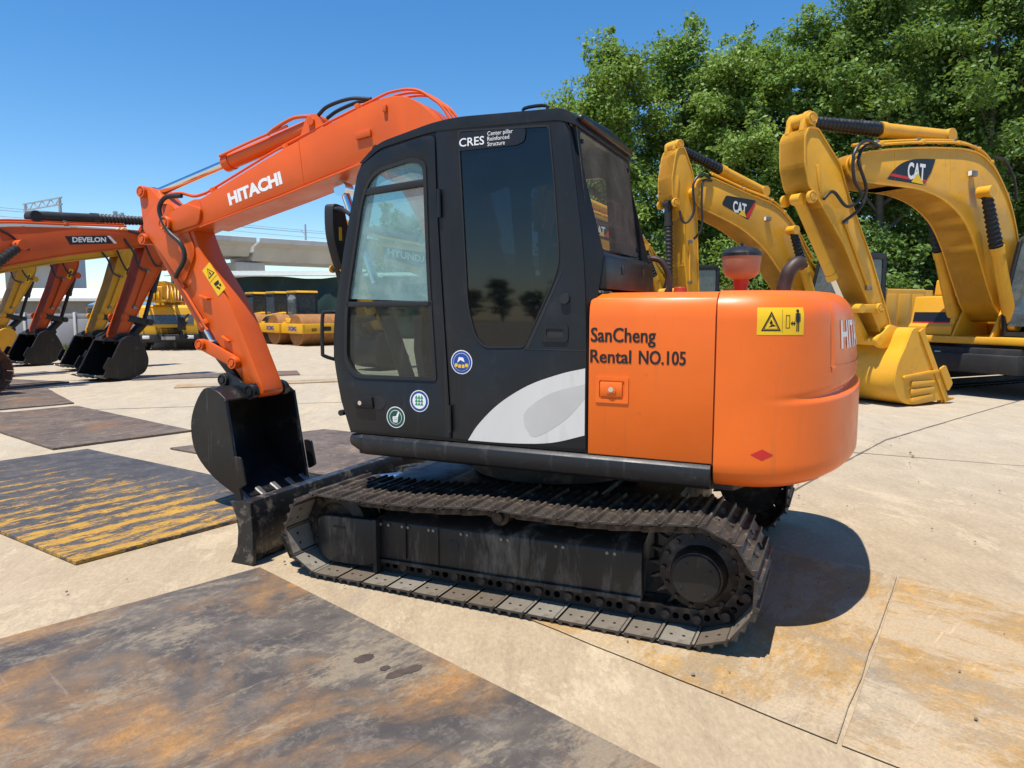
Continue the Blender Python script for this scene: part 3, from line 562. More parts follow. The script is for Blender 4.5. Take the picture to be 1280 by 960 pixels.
    for k in range(14):
        a = 2*math.pi*k/14; G().cyl((-1.16+.178*math.cos(a), y0+s*.06, .325+.178*math.sin(a)), (-1.16+.178*math.cos(a), y0+s*.082, .325+.178*math.sin(a)), .0125, seg=6).out('drive_bolt', STEELD, fd)
    for x in (-.75, -.42, -.06, .28, .6):
        rl = G().lathe([(.03, -.085), (.075, -.08), (.075, -.05), (.058, -.045), (.058, .045), (.075, .05), (.075, .08), (.03, .085)], (x, y0, .198), (0, s, 0), 20).out('track_roller', STEELD, MX); G().box((x, y0+s*.06, .215), (.06, .012, .05), .004).out('roller_bracket', FRAMEP, rl)
    cr = G().lathe([(.025, -.06), (.055, -.06), (.055, .06), (.035, .07), (.03, .1)], (-.08, y0+s*.02, .475), (0, s, 0), 20).out('carrier_roller', STEELD, MX)
    # front step pieces
    g = G(); g.prism([(1.30, .085), (1.44, .165), (1.40, .30), (1.29, .285), (1.27, .12)], y0-.16*s, y0+.16*s, bev=.006) if False else None
# centre frame, slew ring
g = G(); g.box((0, 0, .40), (1.0, 1.5, .26), .02); g.prism([(.9, -.78), (1.0, .0), (.9, .78), (.3, .6), (.3, -.6)], .27, .50, ax='z', bev=.01); g.prism([(-.9, -.78), (-.5, .6), (-.9, .78), (-.3, .6), (-.3, -.6)][0:0] or [(-.9, -.78), (-.3, -.6), (-.3, .6), (-.9, .78)], .27, .5, ax='z', bev=.01); g.out('centre_frame', FRAMEP, MX)
G().lathe([(.50, .0), (.56, .02), (.56, .1), (.52, .12), (.52, .2)], (0, 0, .53), seg=48).out('slew_ring', STEELD, MX)
# blade
bp = spline([Vector((1.60, .0)), Vector((1.715, .06)), Vector((1.675, .17)), Vector((1.665, .27)), Vector((1.70, .36)), Vector((1.735, .40))], 5)
outl = [(p.x, p.y) for p in bp]+[(1.62, .40), (1.585, .36), (1.575, .22), (1.575, .08), (1.58, .0)]
outl[0] = (1.66, 0)
bld = G().prism([(1.70, .0), (1.655, .10), (1.64, .2), (1.65, .3), (1.685, .385), (1.665, .40), (1.60, .395), (1.575, .33), (1.565, .2), (1.57, .06), (1.60, 0)], -1.16, 1.19, bev=.004, seg=1).out('dozer_blade', BLADEM, MX)
for y in (-1.175, 1.205): G().prism([(1.735, .0), (1.675, .11), (1.662, .22), (1.675, .31), (1.72, .40), (1.55, .405), (1.54, .2), (1.545, .0)], y-.014, y+.014, bev=.003, seg=1).out('blade_end_plate', BLADEM, bld)
G().prism([(1.72, .012), (1.665, .10), (1.655, .10), (1.70, .01)], -1.15, 1.18).out('cutting_edge', WORN, bld)
for y in (-.44, .44):
    ar = G(); ar.prism([(1.6, .30), (1.6, .12), (.55, .28), (.55, .42), (1.1, .40)], y-.05, y+.05, bev=.008); ar.out('blade_arm', BLADEM, MX)
cy = G().cyl((.62, 0, .47), (1.2, 0, .36), .055, seg=18).out('blade_cylinder', FRAMEP, MX); G().cyl((1.2, 0, .36), (1.58, 0, .29), .028, seg=14).out('rod', CHROME, cy)
# step on the near side of the front
stp = G(); stp.prism([(1.33, .055), (1.30, .07), (1.385, .215), (1.41, .20)], .80, 1.13, bev=.004); stp.prism([(1.40, .20), (1.33, .06), (1.27, .05), (1.26, .15)], 1.10, 1.13, bev=.003); stp.out('scraper_plate', FRAMEP, MX)

# revolving frame and skirt
g = G(); g.prism([(.88, 1.0), (.92, .9), (.92, -1.0), (.85, -1.04), (-1.3, -1.04), (-1.5, -.5), (-1.5, .5), (-1.3, 1.0)], .735, .86, ax='z', bev=.01); g.box((0, 0, .70), (1.2, .9, .08), .01); g.out('revolving_frame', FRAMEP, MX)
for s in (1, -1):
    sec = [(s*1.0, .75), (s*1.045, .745), (s*1.075, .765), (s*1.088, .81), (s*1.082, .85), (s*1.06, .868), (s*1.0, .868)]
    g = G(); g.prism(sec, -1.205, .80, ax='x', bev=.004); g.prism(sec, .80, .90, ax='x', bev=.004, top=[(s*1.0, .79), (s*1.03, .79), (s*1.05, .80), (s*1.06, .82), (s*1.06, .845), (s*1.04, .862), (s*1.0, .862)]); g.out('side_skirt', SKIRT, MX)
# engine housing
def hous(inset=0, zt=1.685):
    a = 1.065-inset; return [(a, .872), (a, 1.56), (a-.008, 1.615), (a-.03, 1.655), (a-.065, 1.678), (a-.11, zt), (.80, zt+.004)]
top = hous(); full = top+[(-p[0], p[1]) for p in top[::-1]]
hs = G().prism([(p[0]*.985, p[1]-.008) for p in full], -1.23, -.6, ax='x').out('engine_bonnet', ORANGE2, MX)
G().prism([(p[0]*.975, p[1]-.02) for p in full], -1.3, -.575, ax='x').out('bonnet_seal', DARKV, MX)
dr = top+[(.80, 1.66)]+[(p[0]-.02, p[1]-(0 if p[1] < 1.5 else .02)) for p in top[::-1][1:]]
ed = G().prism(dr, -1.208, -.592, ax='x', bev=.004, seg=2).out('engine_door', ORANGE, MX, 40)
sidef = lambda x, z, off=.0: plane_f((x, 1.0655+off, z), (-1, 0, 0), (0, 0, 1), (0, 1, 0), .0025)
def S2(off=.003, y=1.0655): return lambda u, v, lv=0: Vector((-u, y+off+lv*.0012, v))   # u = -X, v = Z
for dx in (0, .0032):
    text_on('lettering', 'SanCheng', .1, sidef(-.602-dx, 1.442, dx*.1), BLACKT, ed, .0006, width=.325)
    text_on('lettering', 'Rental', .093, sidef(-.600-dx, 1.338, dx*.1), BLACKT, ed, .0006, width=.208); text_on('lettering', 'NO.105', .093, sidef(-.848-dx, 1.338, dx*.1), BLACKT, ed, .0006, width=.225)
g = G(); g.holed(rnd([(-.632, 1.138), (-.632, 1.268), (-.80, 1.268), (-.80, 1.138)], .008), [rnd([(-.65, 1.158), (-.65, 1.25), (-.78, 1.25), (-.78, 1.158)], .008)], 1.064, 1.071); lt = g.out('latch', ORANGE, ed)
g = G(); g.box((-.712, 1.068, 1.205), (.115, .016, .075), .006); g.cyl((-.715, 1.07, 1.206), (-.715, 1.082, 1.206), .024, seg=18, bev=.003); g.out('latch_paddle', ORANGE, lt)
G().cyl((-.715, 1.08, 1.206), (-.715, 1.086, 1.206), .013, seg=14).out('lock', CHROME, lt); G().box((-.79, 1.0675, 1.205), (.018, .004, .07)).out('latch_recess', DARKV, lt)
# counterweight
def cw_plan(n=120):
    pts = []
    for i in range(n+1):
        t = i/n*math.pi; e = 2/2.55; c, s_ = math.cos(t), math.sin(t)
        pts.append(Vector((-1.215-.605*abs(s_)**e, 1.065*math.copysign(abs(c)**e, c))))
    L = [0]
    for a, b in zip(pts, pts[1:]): L.append(L[-1]+(b-a).length)
    return pts, L
CWP, CWL = cw_plan(); CWT = CWL[-1]
def cw_at(s):
    s = max(0, min(CWT, s)); k = 0
    while k < len(CWL)-2 and CWL[k+1] < s: k += 1
    t = (s-CWL[k])/(CWL[k+1]-CWL[k]); p = CWP[k].lerp(CWP[k+1], t); a, b = CWP[max(0, k-1)], CWP[min(len(CWP)-1, k+2)]; d = (b-a).normalized()
    return p, Vector((-d.y, d.x))*-1 if False else Vector((d.y, -d.x))
def sstep(a, b, x): t = max(0, min(1, (x-a)/(b-a))); return t*t*(3-2*t)
def cw_off(s, z):
    f = s/CWT; w = sstep(.06, .36, f)*sstep(.94, .64, f); zs = 1.165+.055*sstep(.06, .5, f)*sstep(.94, .5, f)
    o = .02*w*sstep(zs+.018, zs-.012, z)-.022*w*math.exp(-((z-zs-.02)/.016)**2)       # ledge and shadow groove above it
    o -= .035*sstep(1.3, 1.69, z)*sstep(.1, .4, f)*sstep(.9, .6, f)
    o -= .010*(math.exp(-((f-.222)/.003)**2)+math.exp(-((f-.778)/.003)**2))*(z > 1.33)
    r = .13
    if z > 1.69-r: q = (z-(1.69-r))/r; o -= r*(1-math.sqrt(max(0, 1-q*q)))*.9
    zb = .755
    if z < zb+.10: q = min(1, (zb+.10-z)/.10); o -= .11*(1-math.sqrt(max(0, 1-q*q)))
    return o
def cw_pt(s, z, off=0):
    p, n = cw_at(s); n = -n if n.dot(p-Vector((-1.2, 0))) < 0 else n; f = s/CWT; w = sstep(.1, .42, f)*sstep(.9, .58, f)
    zz = z if z > .9 else .9-(.9-z)*(1-.33*w)
    q = p+n*(cw_off(s, z)+off); return Vector((max(-9, min(-1.212, q.x)), q.y, zz))
zs_ = [.755, .757, .762, .772, .79, .81, .84, .88]+[.92+.03*i for i in range(8)]+[1.14+.006*i for i in range(24)]+[1.29+.03*i for i in range(9)]+[1.555, 1.575, 1.595, 1.615, 1.635, 1.65, 1.663, 1.674, 1.682, 1.687, 1.69]
g = G(); rows = [[cw_pt(CWT*i/300, z) for i in range(301)] for z in zs_]
for ins in (.92, .8, .5, .2): rows.append([Vector((-1.212+(p.x+1.212)*ins, p.y*ins, 1.69+.012*(1-ins))) for p in rows[len(zs_)-1]])
rows.insert(0, [Vector((-1.212+(p.x+1.212)*.3, p.y*.3, .757)) for p in rows[0]])
g.grid(rows); bmesh.ops.recalc_face_normals(g.bm, faces=g.bm.faces); cwt = g.out('counterweight', ORANGE, MX, 50)
def cwf(s0, z0, off=.0012): return lambda u, v, lv=0: cw_pt(s0+u, z0+v, off+lv*.0006)
def wrap_rect(g, f, u0, u1, v0, v1, mi, lv, n=10):
    g.grid([[f(u0+(u1-u0)*i/n, v0+(v1-v0)*j/4, lv) for i in range(n+1)] for j in range(5)], mi)
f = cwf(.175, 1.485); g = G(); wrap_rect(g, f, 0, .225, 0, .125, 0, 0)
def ring(g, pts, k, c, mi, lv):
    q = [((p[0]-c[0])*k+c[0], (p[1]-c[1])*k+c[1]) for p in pts]
    L2 = lambda a, b, t: (a[0]+(b[0]-a[0])*t, a[1]+(b[1]-a[1])*t)
    for i in range(len(pts)):
        j = (i+1) % len(pts)
        for k in range(8): t, u = k/8, (k+1)/8; g.poly([f(*L2(pts[i], pts[j], t), lv), f(*L2(pts[i], pts[j], u), lv), f(*L2(q[i], q[j], u), lv), f(*L2(q[i], q[j], t), lv)], mi)
ring(g, [(.018, .018), (.108, .018), (.063, .108)], .8, (.063, .048), 1, 1); ring(g, [(.03, .026), (.096, .026), (.063, .092)], .9, (.063, .046), 1, 1)
g.poly([f(.05, .035, 1), f(.085, .04, 1), (f(.07, .05, 1))], 1); g.poly([f(.055, .055, 1), f(.062, .07, 1), f(.07, .055, 1), f(.062, .045, 1)], 1)
for (a, b, c, d) in ((.183, .20, .055, .10), (.184, .190, .015, .056), (.193, .199, .015, .056), (.178, .182, .06, .098), (.201, .205, .06, .098), (.113, .1145, .01, .115)): wrap_rect(g, f, a, b, c, d, 1, 1, 2)
g.poly([f(.191+.008*math.cos(a*.7), .109+.008*math.sin(a*.7), 1) for a in range(9)], 1)
for (a, b, c, d) in ((.130, .133, .03, .09), (.147, .150, .03, .09), (.13, .15, .088, .091), (.13, .15, .03, .033)): wrap_rect(g, f, a, b, c, d, 1, 1, 2)
g.poly([f(.154, .052, 1), f(.163, .064, 1), f(.163, .04, 1)], 1); g.poly([f(.18, .052, 1), f(.171, .064, 1), f(.171, .04, 1)], 1); wrap_rect(g, f, .16, .174, .048, .056, 1, 1, 2)
g.out('warning_sign', [SIGNY, BLACKT], cwt)
f = cwf(.165, .93); g = G(); g.grid([[f(.105*i/10, (1-abs(i/5-1))*.026*j/2, 0) for i in range(11)] for j in (-2, -1, 0, 1, 2)]); g.out('red_diamond', SIGNR, cwt)
fh = cwf(.725, 1.415); text_on('lettering', 'HITACHI', .19, lambda u, v: fh(u, v, 3), WHITE, cwt, .004, width=.78)
for sg in (.33, .67): pass
g = G(); fq = cwf(CWT*.222, 1.30)
wrap_rect(g, fq, 0, CWT*.556, 0, .035, 0, 3, 60); g.out('counterweight_cap', ORANGE, cwt)
# things on the bonnet
def PC(x, y, z): return (x, y, z)
pc = G().lathe([(.045, 0), (.045, .10), (.052, .10), (.052, .145), (.045, .15)], (-1.1, -.60, 1.66), seg=20).out('intake_stem', REDP, MX)
pb = G().lathe([(.05, .14), (.10, .165), (.118, .19), (.128, .30), (.122, .305)], (-1.1, -.60, 1.66), seg=32).out('air_precleaner', BROWNP, MX)
G().lathe([(.132, .295), (.132, .315), (.10, .345), (.04, .362), (.012, .365), (.01, .385), (.002, .386)], (-1.1, -.60, 1.66), seg=32).out('precleaner_lid', SKIRT, pb)
G().lathe([(.055, 0), (.055, .015), (.042, .022), (.038, .048), (.034, .052), (.01, .053)], (-.83, .05, 1.685), seg=20).out('filler_cap', REDP, MX)
G().tube([(-1.37, -.62, 1.64), (-1.375, -.62, 1.76), (-1.40, -.63, 1.85), (-1.44, -.66, 1.90), (-1.47, -.69, 1.905)], .047, 16).out('exhaust_pipe', RUSTPIPE, MX)
G().tube([(-.60, .02, 1.90), (-.62, -.02, 1.92), (-.69, -.03, 1.9), (-.74, -.04, 1.80), (-.74, -.04, 1.68)], .02, 10).out('handrail', RUSTPIPE, MX)
# right deck, boom foot brackets
g = G(); g.prism([(.86, .87), (.86, 1.12), (.55, 1.30), (-.56, 1.42), (-.56, .87)], -1.05, -.34, bev=.03, seg=3); g.out('fuel_tank_deck', ORANGE2, MX)
for y in (-.22, .19): G().prism([(.05, .86), (.75, .86), (.62, 1.30), (.42, 1.36), (.2, 1.2)], y, y+.035, bev=.006).out('boom_bracket', ORANGE2, MX)

# cab
CY = 1.058
sil = [(.90, .872), (.965, 1.06), (1.012, 1.32), (1.0, 1.55), (.905, 2.0), (.815, 2.36), (.765, 2.45), (.66, 2.515), (.29, 2.575), (-.43, 2.555), (-.475, 2.50), (-.56, 1.88), (-.582, 1.4), (-.582, .872)]
door_o = [(.89, .885), (.955, 1.06), (1.003, 1.32), (.992, 1.55), (.897, 2.0), (.807, 2.345), (.765, 2.415), (.655, 2.478), (.36, 2.532), (.292, 2.53), (.283, 2.2), (.272, 1.98), (.205, .885)]
dwin = rnd([(.925, 1.30), (.91, 1.63), (.78, 2.22), (.725, 2.335), (.655, 2.388), (.43, 2.428), (.345, 2.40), (.33, 1.8), (.292, 1.205), (.86, 1.2)], [.05, .3, .3, .08, .08, .08, .06, .3, .02, .1], 5)
qwin = rnd([(.152, 2.543), (-.372, 2.518), (-.405, 2.2), (-.432, 1.84), (-.40, 1.74), (-.235, 1.40), (.0, 1.395), (.055, 1.45), (.10, 1.6)], [.02, .02, .3, .2, .05, .03, .06, .06, .3], 5)
dgap = [(p[0]+.006*(1 if p[0] > .5 else -1), p[1]+.006*(1 if p[1] > 1.6 else -1)) for p in rnd(door_o, [.02, .1, .1, .1, .1, .05, .05, .05, .04, .03, .3, .3, .02], 4)]
dinner = [(.78+(p[0]-.6)*.86-.18, 1.7+(p[1]-1.7)*.9) for p in dgap]
shell = G(); shell.holed(sil, [dinner, qwin], CY-.045, CY-.008)
shell.holed([(p[0], p[1]) for p in sil], [rnd([(.86, 1.08), (.80, 1.52), (.15, 1.52), (.15, 1.05)], .04), rnd([(.86, 1.62), (.72, 2.30), (.30, 2.42), (.22, 1.62)], .05), rnd([(.14, 1.65), (.16, 2.40), (-.36, 2.42), (-.42, 1.65)], .05)], .06, .10)
shell.prism([(.92, .872), (.92, .93), (-.58, .93), (-.58, .872)], .10, CY-.045)
# front pillars and rear wall
for y0, y1 in ((CY-.045, CY-.12), (.10, .17)):
    a = sil[1:7]; b = [(p[0]-.06, p[1]-.01) for p in a]; shell.prism(a+b[::-1], y0, y1)
shell.holed([(.065, 1.88), (CY-.045, 1.88), (CY-.045, 2.53), (.065, 2.53)], [rnd([(.095, 1.915), (CY-.065, 1.915), (CY-.065, 2.49), (.095, 2.49)], .04)], -.50, -.47, ax='x')
cab = shell.out('cab', BLACKP, MX)
for v in cab.data.vertices:      # rake the rear wall to follow the side outline
    if v.co.x < -.46 and v.co.z > 1.86 and .065 < v.co.y < CY-.03: v.co.x += -.045+(v.co.z-2.2)*.135
# skin panels over the shell on the near side
g = G(); back = [(.198, .885), (.262, 1.9), (.275, 2.2), (.286, 2.566), (-.43, 2.55), (-.475, 2.48), (-.56, 1.87), (-.578, 1.4), (-.578, .885)]
g.holed(rnd(back, [.01, .3, .3, .01, .03, .05, .2, .2, .01], 4), [qwin], CY-.012, CY, bev=.004); g.out('rear_quarter_panel', BLACKP, cab)
g = G(); g.poly([(p[0], CY+.0012, p[1]) for p in [(-.25, 1.398), (-.578, 1.398), (-.578, 1.392), (-.25, 1.392)]]); g.poly([(p[0], CY+.0012, p[1]) for p in [(-.232, 1.392), (-.238, 1.392), (-.262, 1.40), (-.448, 1.80), (-.442, 1.80)]]); g.out('panel_seam', DARKV, cab)
# roof cap
rf = G(); rp_ = rnd([(.79, 2.425), (.665, 2.525), (.30, 2.60), (.15, 2.612), (-.44, 2.592), (-.50, 2.56), (-.515, 2.50), (-.43, 2.535), (.29, 2.555), (.65, 2.495), (.76, 2.425)], [.01, .1, .15, .2, .05, .04, .01, .04, .1, .05, .01], 4)
rf.prism(rp_, .05, CY+.003, bev=.028, seg=4); rf.prism(rnd([(.5, 2.55), (.3, 2.60), (-.4, 2.60), (-.46, 2.55)], .05), .14, CY-.10, bev=.03, seg=3); roof = rf.out('cab_roof', BLACKP, MX, 40)
g = G(); g.prism([(.09, 2.53), (.09, 2.565), (.56, 2.59), (1.02, 2.565), (1.02, 2.53)], -.535, -.49, ax='x', bev=.02, seg=3); g.out('rear_visor', BLACKP, roof)
# door
door = G(); dq = rnd(door_o, [.02, .1, .1, .1, .1, .05, .05, .05, .04, .03, .3, .3, .02], 4); door.holed(dq, [dwin], CY-.014, CY+.006, bev=.006)
dr_ = door.out('cab_door', BLACKP, MX)
cc = (.62, 1.78); dw2 = [(cc[0]+(p[0]-cc[0])*.93, cc[1]+(p[1]-cc[1])*.966) for p in dwin]
g = G(); g.holed(dwin, [dw2], CY-.022, CY+.011); g.bar((.90, CY-.004, 1.63), (.315, CY-.004, 1.632), .03, .03, .004); g.bar((.765, CY-.004, 2.262), (.36, CY-.004, 2.288), .026, .04, .004); g.out('window_rubber', RUBBER, dr_)
wl_ = [p for p in dw2 if p[1] > 1.62]; up_ = sorted(set(wl_), key=lambda p: math.atan2(p[1]-1.95, p[0]-.58)); G().prism(up_+[], CY-.012, CY-.006).out('upper_pane', GLASS_DOOR, dr_)
wl_ = [p for p in dw2 if p[1] < 1.62]+[(.895, 1.615), (.325, 1.615)]; lo_ = sorted(set(wl_), key=lambda p: math.atan2(p[1]-1.42, p[0]-.6)); G().prism(lo_, CY-.012, CY-.006).out('lower_pane', GLASS_LOW, dr_)
for z in (2.17, 1.0): G().cyl((.262 if z > 2 else .208, CY+.012, z-.075), (.265 if z > 2 else .212, CY+.012, z+.075), .011, seg=10).out('hinge', BLACKP, dr_)
g = G(); g.prism(rnd([(.855, 1.02), (.86, 1.095), (.66, 1.10), (.63, 1.06), (.66, 1.025)], .02, 4), CY+.004, CY+.0085); hd = g.out('door_handle', DARKV, dr_)
g = G(); g.prism(rnd([(.85, 1.035), (.85, 1.085), (.72, 1.10), (.71, 1.03)], .012), CY+.006, CY+.03, bev=.006); g.out('handle_grip', BLACKP, hd); G().cyl((.80, CY+.028, 1.058), (.80, CY+.034, 1.058), .013, seg=16).out('lock', CHROME, hd)
# quarter window, rear window, front and right glazing
cq = (-.15, 1.96); G().prism(qwin, CY-.009, CY-.005).out('quarter_pane', GLASS_DARK, cab)
g = G(); g.holed(qwin, [[(cq[0]+(p[0]-cq[0])*.975, cq[1]+(p[1]-cq[1])*.985) for p in qwin]], CY-.012, CY+.003); g.out('quarter_seal', RUBBER, cab)
def rx(z): return -.53+(z-2.2)*.135
g = G()
g.poly([(rx(z)-.012, y, z) for y, z in ((.075, 1.90), (CY-.03, 1.90), (CY-.03, 2.505), (.075, 2.505))])
g.out('rear_pane', GLASS_REAR, cab)
for z in (2.235, 2.09, 2.0): G().bar((rx(z)+.05, .13, z), (rx(z)+.05, CY-.10, z-.004), .012, .014).out('guard_bar', DARKV, cab)
for y, z in ((.975, 2.44), (.985, 1.96), (.13, 2.44), (.13, 1.96)): G().cyl((rx(z)-.022, y, z), (rx(z)-.005, y, z), .012, seg=10).out('pane_bolt', DARKV, cab)
g = G(); g.prism([(-.57, 1.70), (-.575, 1.88), (-.62, 1.895), (-.655, 1.87), (-.665, 1.70)], .03, CY-.05, bev=.012, seg=2); sb = g.out('rear_box', BLACKP, cab)
for y in (.72, .30): G().prism(rnd([(y-.008, 1.785), (y+.012, 1.785), (y+.006, 1.83), (y-.004, 1.83)], .003), -.669, -.664, ax='x').out('slot', DARKV, sb)
g = G(); sf = sil[1:7]
for a, b in zip(sf, sf[1:]): g.poly([(a[0]-.03, .17, a[1]), (a[0]-.03, CY-.12, a[1]), (b[0]-.03, CY-.12, b[1]), (b[0]-.03, .17, b[1])])
g.out('windscreen', GLASS_CLR, cab)
g = G(); g.box((.48, .08, 1.29), (.7, .006, .5)); g.box((.50, .08, 2.0), (.66, .006, .8)); g.out('right_panes', GLASS_CLR, cab)
# interior
SEATM = mat('seat_cloth', (.045, .05, .055), .9, var=.2); g = G()
g.prism(rnd([(.22, 1.18), (.25, 1.29), (-.18, 1.27), (-.2, 1.18)], .03), .34, .82, bev=.03, seg=3); g.prism(rnd([(-.10, 1.25), (-.26, 1.95), (-.36, 1.93), (-.23, 1.22)], .03), .36, .80, bev=.03, seg=3); g.prism(rnd([(-.24, 1.97), (-.28, 2.17), (-.35, 2.16), (-.31, 1.96)], .03), .44, .72, bev=.02); st = g.out('operator_seat', SEATM, cab)
g = G(); g.box((.0, .58, 1.05), (.4, .44, .26), .02); g.box((.1, .88, 1.30), (.5, .1, .30), .03); g.box((.1, .27, 1.30), (.5, .12, .3), .03); g.out('console', DARKV, cab)
for y in (.88, .27): G().tube([(.30, y, 1.42), (.32, y, 1.55), (.30, y, 1.64)], .018, 8).out('joystick', DARKV, cab)
for y in (.5, .62): G().tube([(.66, y, .95), (.62, y, 1.2), (.53, y, 1.32), (.50, y, 1.52)], .014, 8).out('travel_lever', DARKV, cab)
G().box((.78, .2, 1.55), (.05, .05, 1.0), .01).out('monitor_post', DARKV, cab)
# outside fittings
g = G(); g.tube([(.60, .82, 2.50), (.60, .84, 2.58), (.48, .84, 2.605), (.46, .84, 2.55)], .011, 8, 4); g.out('grab_handle', BLACKP, roof)
g = G(); g.tube([(-.2, .98, 2.60), (-.2, .98, 2.635), (-.32, .98, 2.635), (-.32, .98, 2.595)], .009, 8, 4); g.out('roof_handle', BLACKP, roof)
g = G(); g.cyl((.70, .98, 2.50), (.70, 1.03, 2.505), .022, seg=14); g.out('work_lamp', RUBBER, roof)
G().tube([(.98, 1.0, 1.585), (1.04, 1.07, 1.585), (1.055, 1.09, 1.56), (1.062, 1.09, 1.36), (1.05, 1.085, 1.325), (.99, 1.0, 1.29)], .011, 8, 4).out('grab_rail', BLACKP, cab)
g = G(); mo = spline([Vector((0, .24)), Vector((.06, .245)), Vector((.075, .2)), Vector((.07, .05)), Vector((.03, -.11)), Vector((.0, -.14)), Vector((-.02, -.06)), Vector((-.03, .15))], 4); g.prism([(.84+p.x*1.5, 1.99+p.y) for p in mo[:-1]], 1.07, 1.135, ax='x', bev=.022, seg=3)
mr = g.out('mirror', RUBBER, MX); G().tube([(1.12, .93, 2.20), (1.02, .94, 2.20), (.90, 1.0, 2.15)], .013, 8).out('mirror_arm', RUBBER, mr); g = G(); g.prism([(.875, 2.02), (.90, 2.02), (.90, 2.10), (.875, 2.10)], 1.066, 1.0695, ax='x'); g.out('mirror_sticker', SIGNY, mr)
g = G(); g.cyl((-.462, CY, 1.655), (-.462, CY+.018, 1.655), .026, seg=16, bev=.004); g.out('rubber_stop', RUBBER, cab)
g = G(); g.holed(rnd([(-.335, 1.435), (-.335, 1.525), (-.48, 1.525), (-.48, 1.435)], .02), [rnd([(-.36, 1.457), (-.36, 1.503), (-.455, 1.503), (-.455, 1.457)], .015)], CY-.002, CY+.008); lh = g.out('side_latch', BLACKP, cab); G().box((-.407, CY+.001, 1.48), (.10, .004, .05)).out('latch_recess', DARKV, lh)
g = G(); g.cyl((.965, 1.0, .985), (.965, 1.06, .985), .018, seg=12); g.out('door_bumper', RUBBER, cab)
# decals on the cab
fS = lambda u, v, lv=0: Vector((u, CY+.0014+lv*.0006, v))
sw = spline([Vector(p) for p in [(.10, .888), (.035, .98), (-.09, 1.10), (-.26, 1.205), (-.44, 1.272), (-.572, 1.305)]], 5); sw2 = spline([Vector(p) for p in [(-.572, .962), (-.39, .91), (-.17, .89), (.10, .886)]], 5)
decal('white_swoosh', [([tuple(p) for p in sw]+[tuple(p) for p in sw2], 0, 0)], fS, [WHITEP], cab)
s3 = spline([Vector(p) for p in [(-.24, .985), (-.235, 1.05), (-.29, 1.11), (-.40, 1.175), (-.572, 1.225)]], 5); s4 = spline([Vector(p) for p in [(-.572, 1.15), (-.46, 1.03), (-.30, .935), (-.24, .985)]], 5)
decal('grey_swoosh', [([tuple(p) for p in s3]+[tuple(p) for p in s4[:-1]], 0, 1)], fS, [GREYP], cab)
strip = rnd([(.152, 2.435), (.152, 2.53), (-.245, 2.52), (-.235, 2.45), (-.19, 2.436)], [.002, .002, .03, .03, .01]); decal('name_strip', [(strip, 0, 1)], fS, [DECAL], cab)
text_on('lettering', 'CRES', .060, plane_f((.142, CY+.0016, 2.457), (-1, 0, 0), (0, 0, 1), (0, 1, 0), .0012), WHITE, cab, .0006, width=.148)
for i, tx_ in enumerate(('Center pillar', 'Reinforced', 'Structure')): text_on('lettering', tx_, .030, plane_f((-.025, CY+.0016, 2.498-i*.0265), (-1, 0, 0), (0, 0, 1), (0, 1, 0), .002), WHITE, cab, 0, width=(.145, .125, .10)[i])
fD = lambda u, v, lv=0: Vector((u, CY+.0074+lv*.0006, v))
def sticker(name, cx, cz, r, polys, mats, lab): o = decal(name, [(circ(cx, cz, r), 0, 0)]+polys, fD if cx > .2 else fS, mats, dr_ if cx > .2 else cab); o['label'] = lab
c_ = (.138, 1.315); sticker('round_sticker', *c_, .066, [(circ(*c_, .061), 1, 1), (circ(*c_, .050), 0, 2), (circ(*c_, .048), 1, 3)]+[([(c_[0]+dx-.008, c_[1]-.034+abs(dx)*.25), (c_[0]+dx+.008, c_[1]-.034+abs(dx)*.25), (c_[0]+dx+.008, c_[1]-.016+abs(dx)*.25), (c_[0]+dx-.008, c_[1]-.016+abs(dx)*.25)], 2, 4) for dx in (-.032, -.011, .011, .032)]+[([(c_[0]-.02, c_[1]+.0), (c_[0]+.005, c_[1]+.012), (c_[0]+.026, c_[1]-.004), (c_[0]+.015, c_[1]+.028), (c_[0]-.012, c_[1]+.024)], 0, 4)], [WHITE, BLUE, SIGNY], 'blue round sticker with yellow squares')
c_ = (.408, 1.087); sticker('round_sticker', *c_, .062, [(circ(*c_, .057), 1, 1), (circ(*c_, .044), 0, 2)]+[([(c_[0]-.02+dx, c_[1]-.024+k*.019), (c_[0]+.0+dx, c_[1]-.024+k*.019), (c_[0]-.01+dx, c_[1]-.002+k*.019)], 2, 3) for dx in (-.008, .01, .028) for k in range(3)], [WHITE, BLUE, LGREEN], 'round sticker with green trees in a blue ring')
c_ = (.568, .985); sticker('round_sticker', *c_, .062, [(circ(*c_, .057), 1, 1), (circ(*c_, .042), 0, 2), (circ(*c_, .039), 1, 3)]+[(rnd([(c_[0]+.016, c_[1]-.03), (c_[0]+.02, c_[1]+.004), (c_[0]-.004, c_[1]+.006), (c_[0]-.018, c_[1]+.034), (c_[0]-.026, c_[1]+.028), (c_[0]-.016, c_[1]), (c_[0]-.014, c_[1]-.03)], .006), 0, 4)]+[([(c_[0]-.012, c_[1]-.022+k*.009), (c_[0]+.012, c_[1]-.022+k*.009), (c_[0]+.012, c_[1]-.020+k*.009), (c_[0]-.012, c_[1]-.020+k*.009)], 1, 5) for k in range(3)], [WHITE, GREEN], 'dark green round sticker with a white thumb')

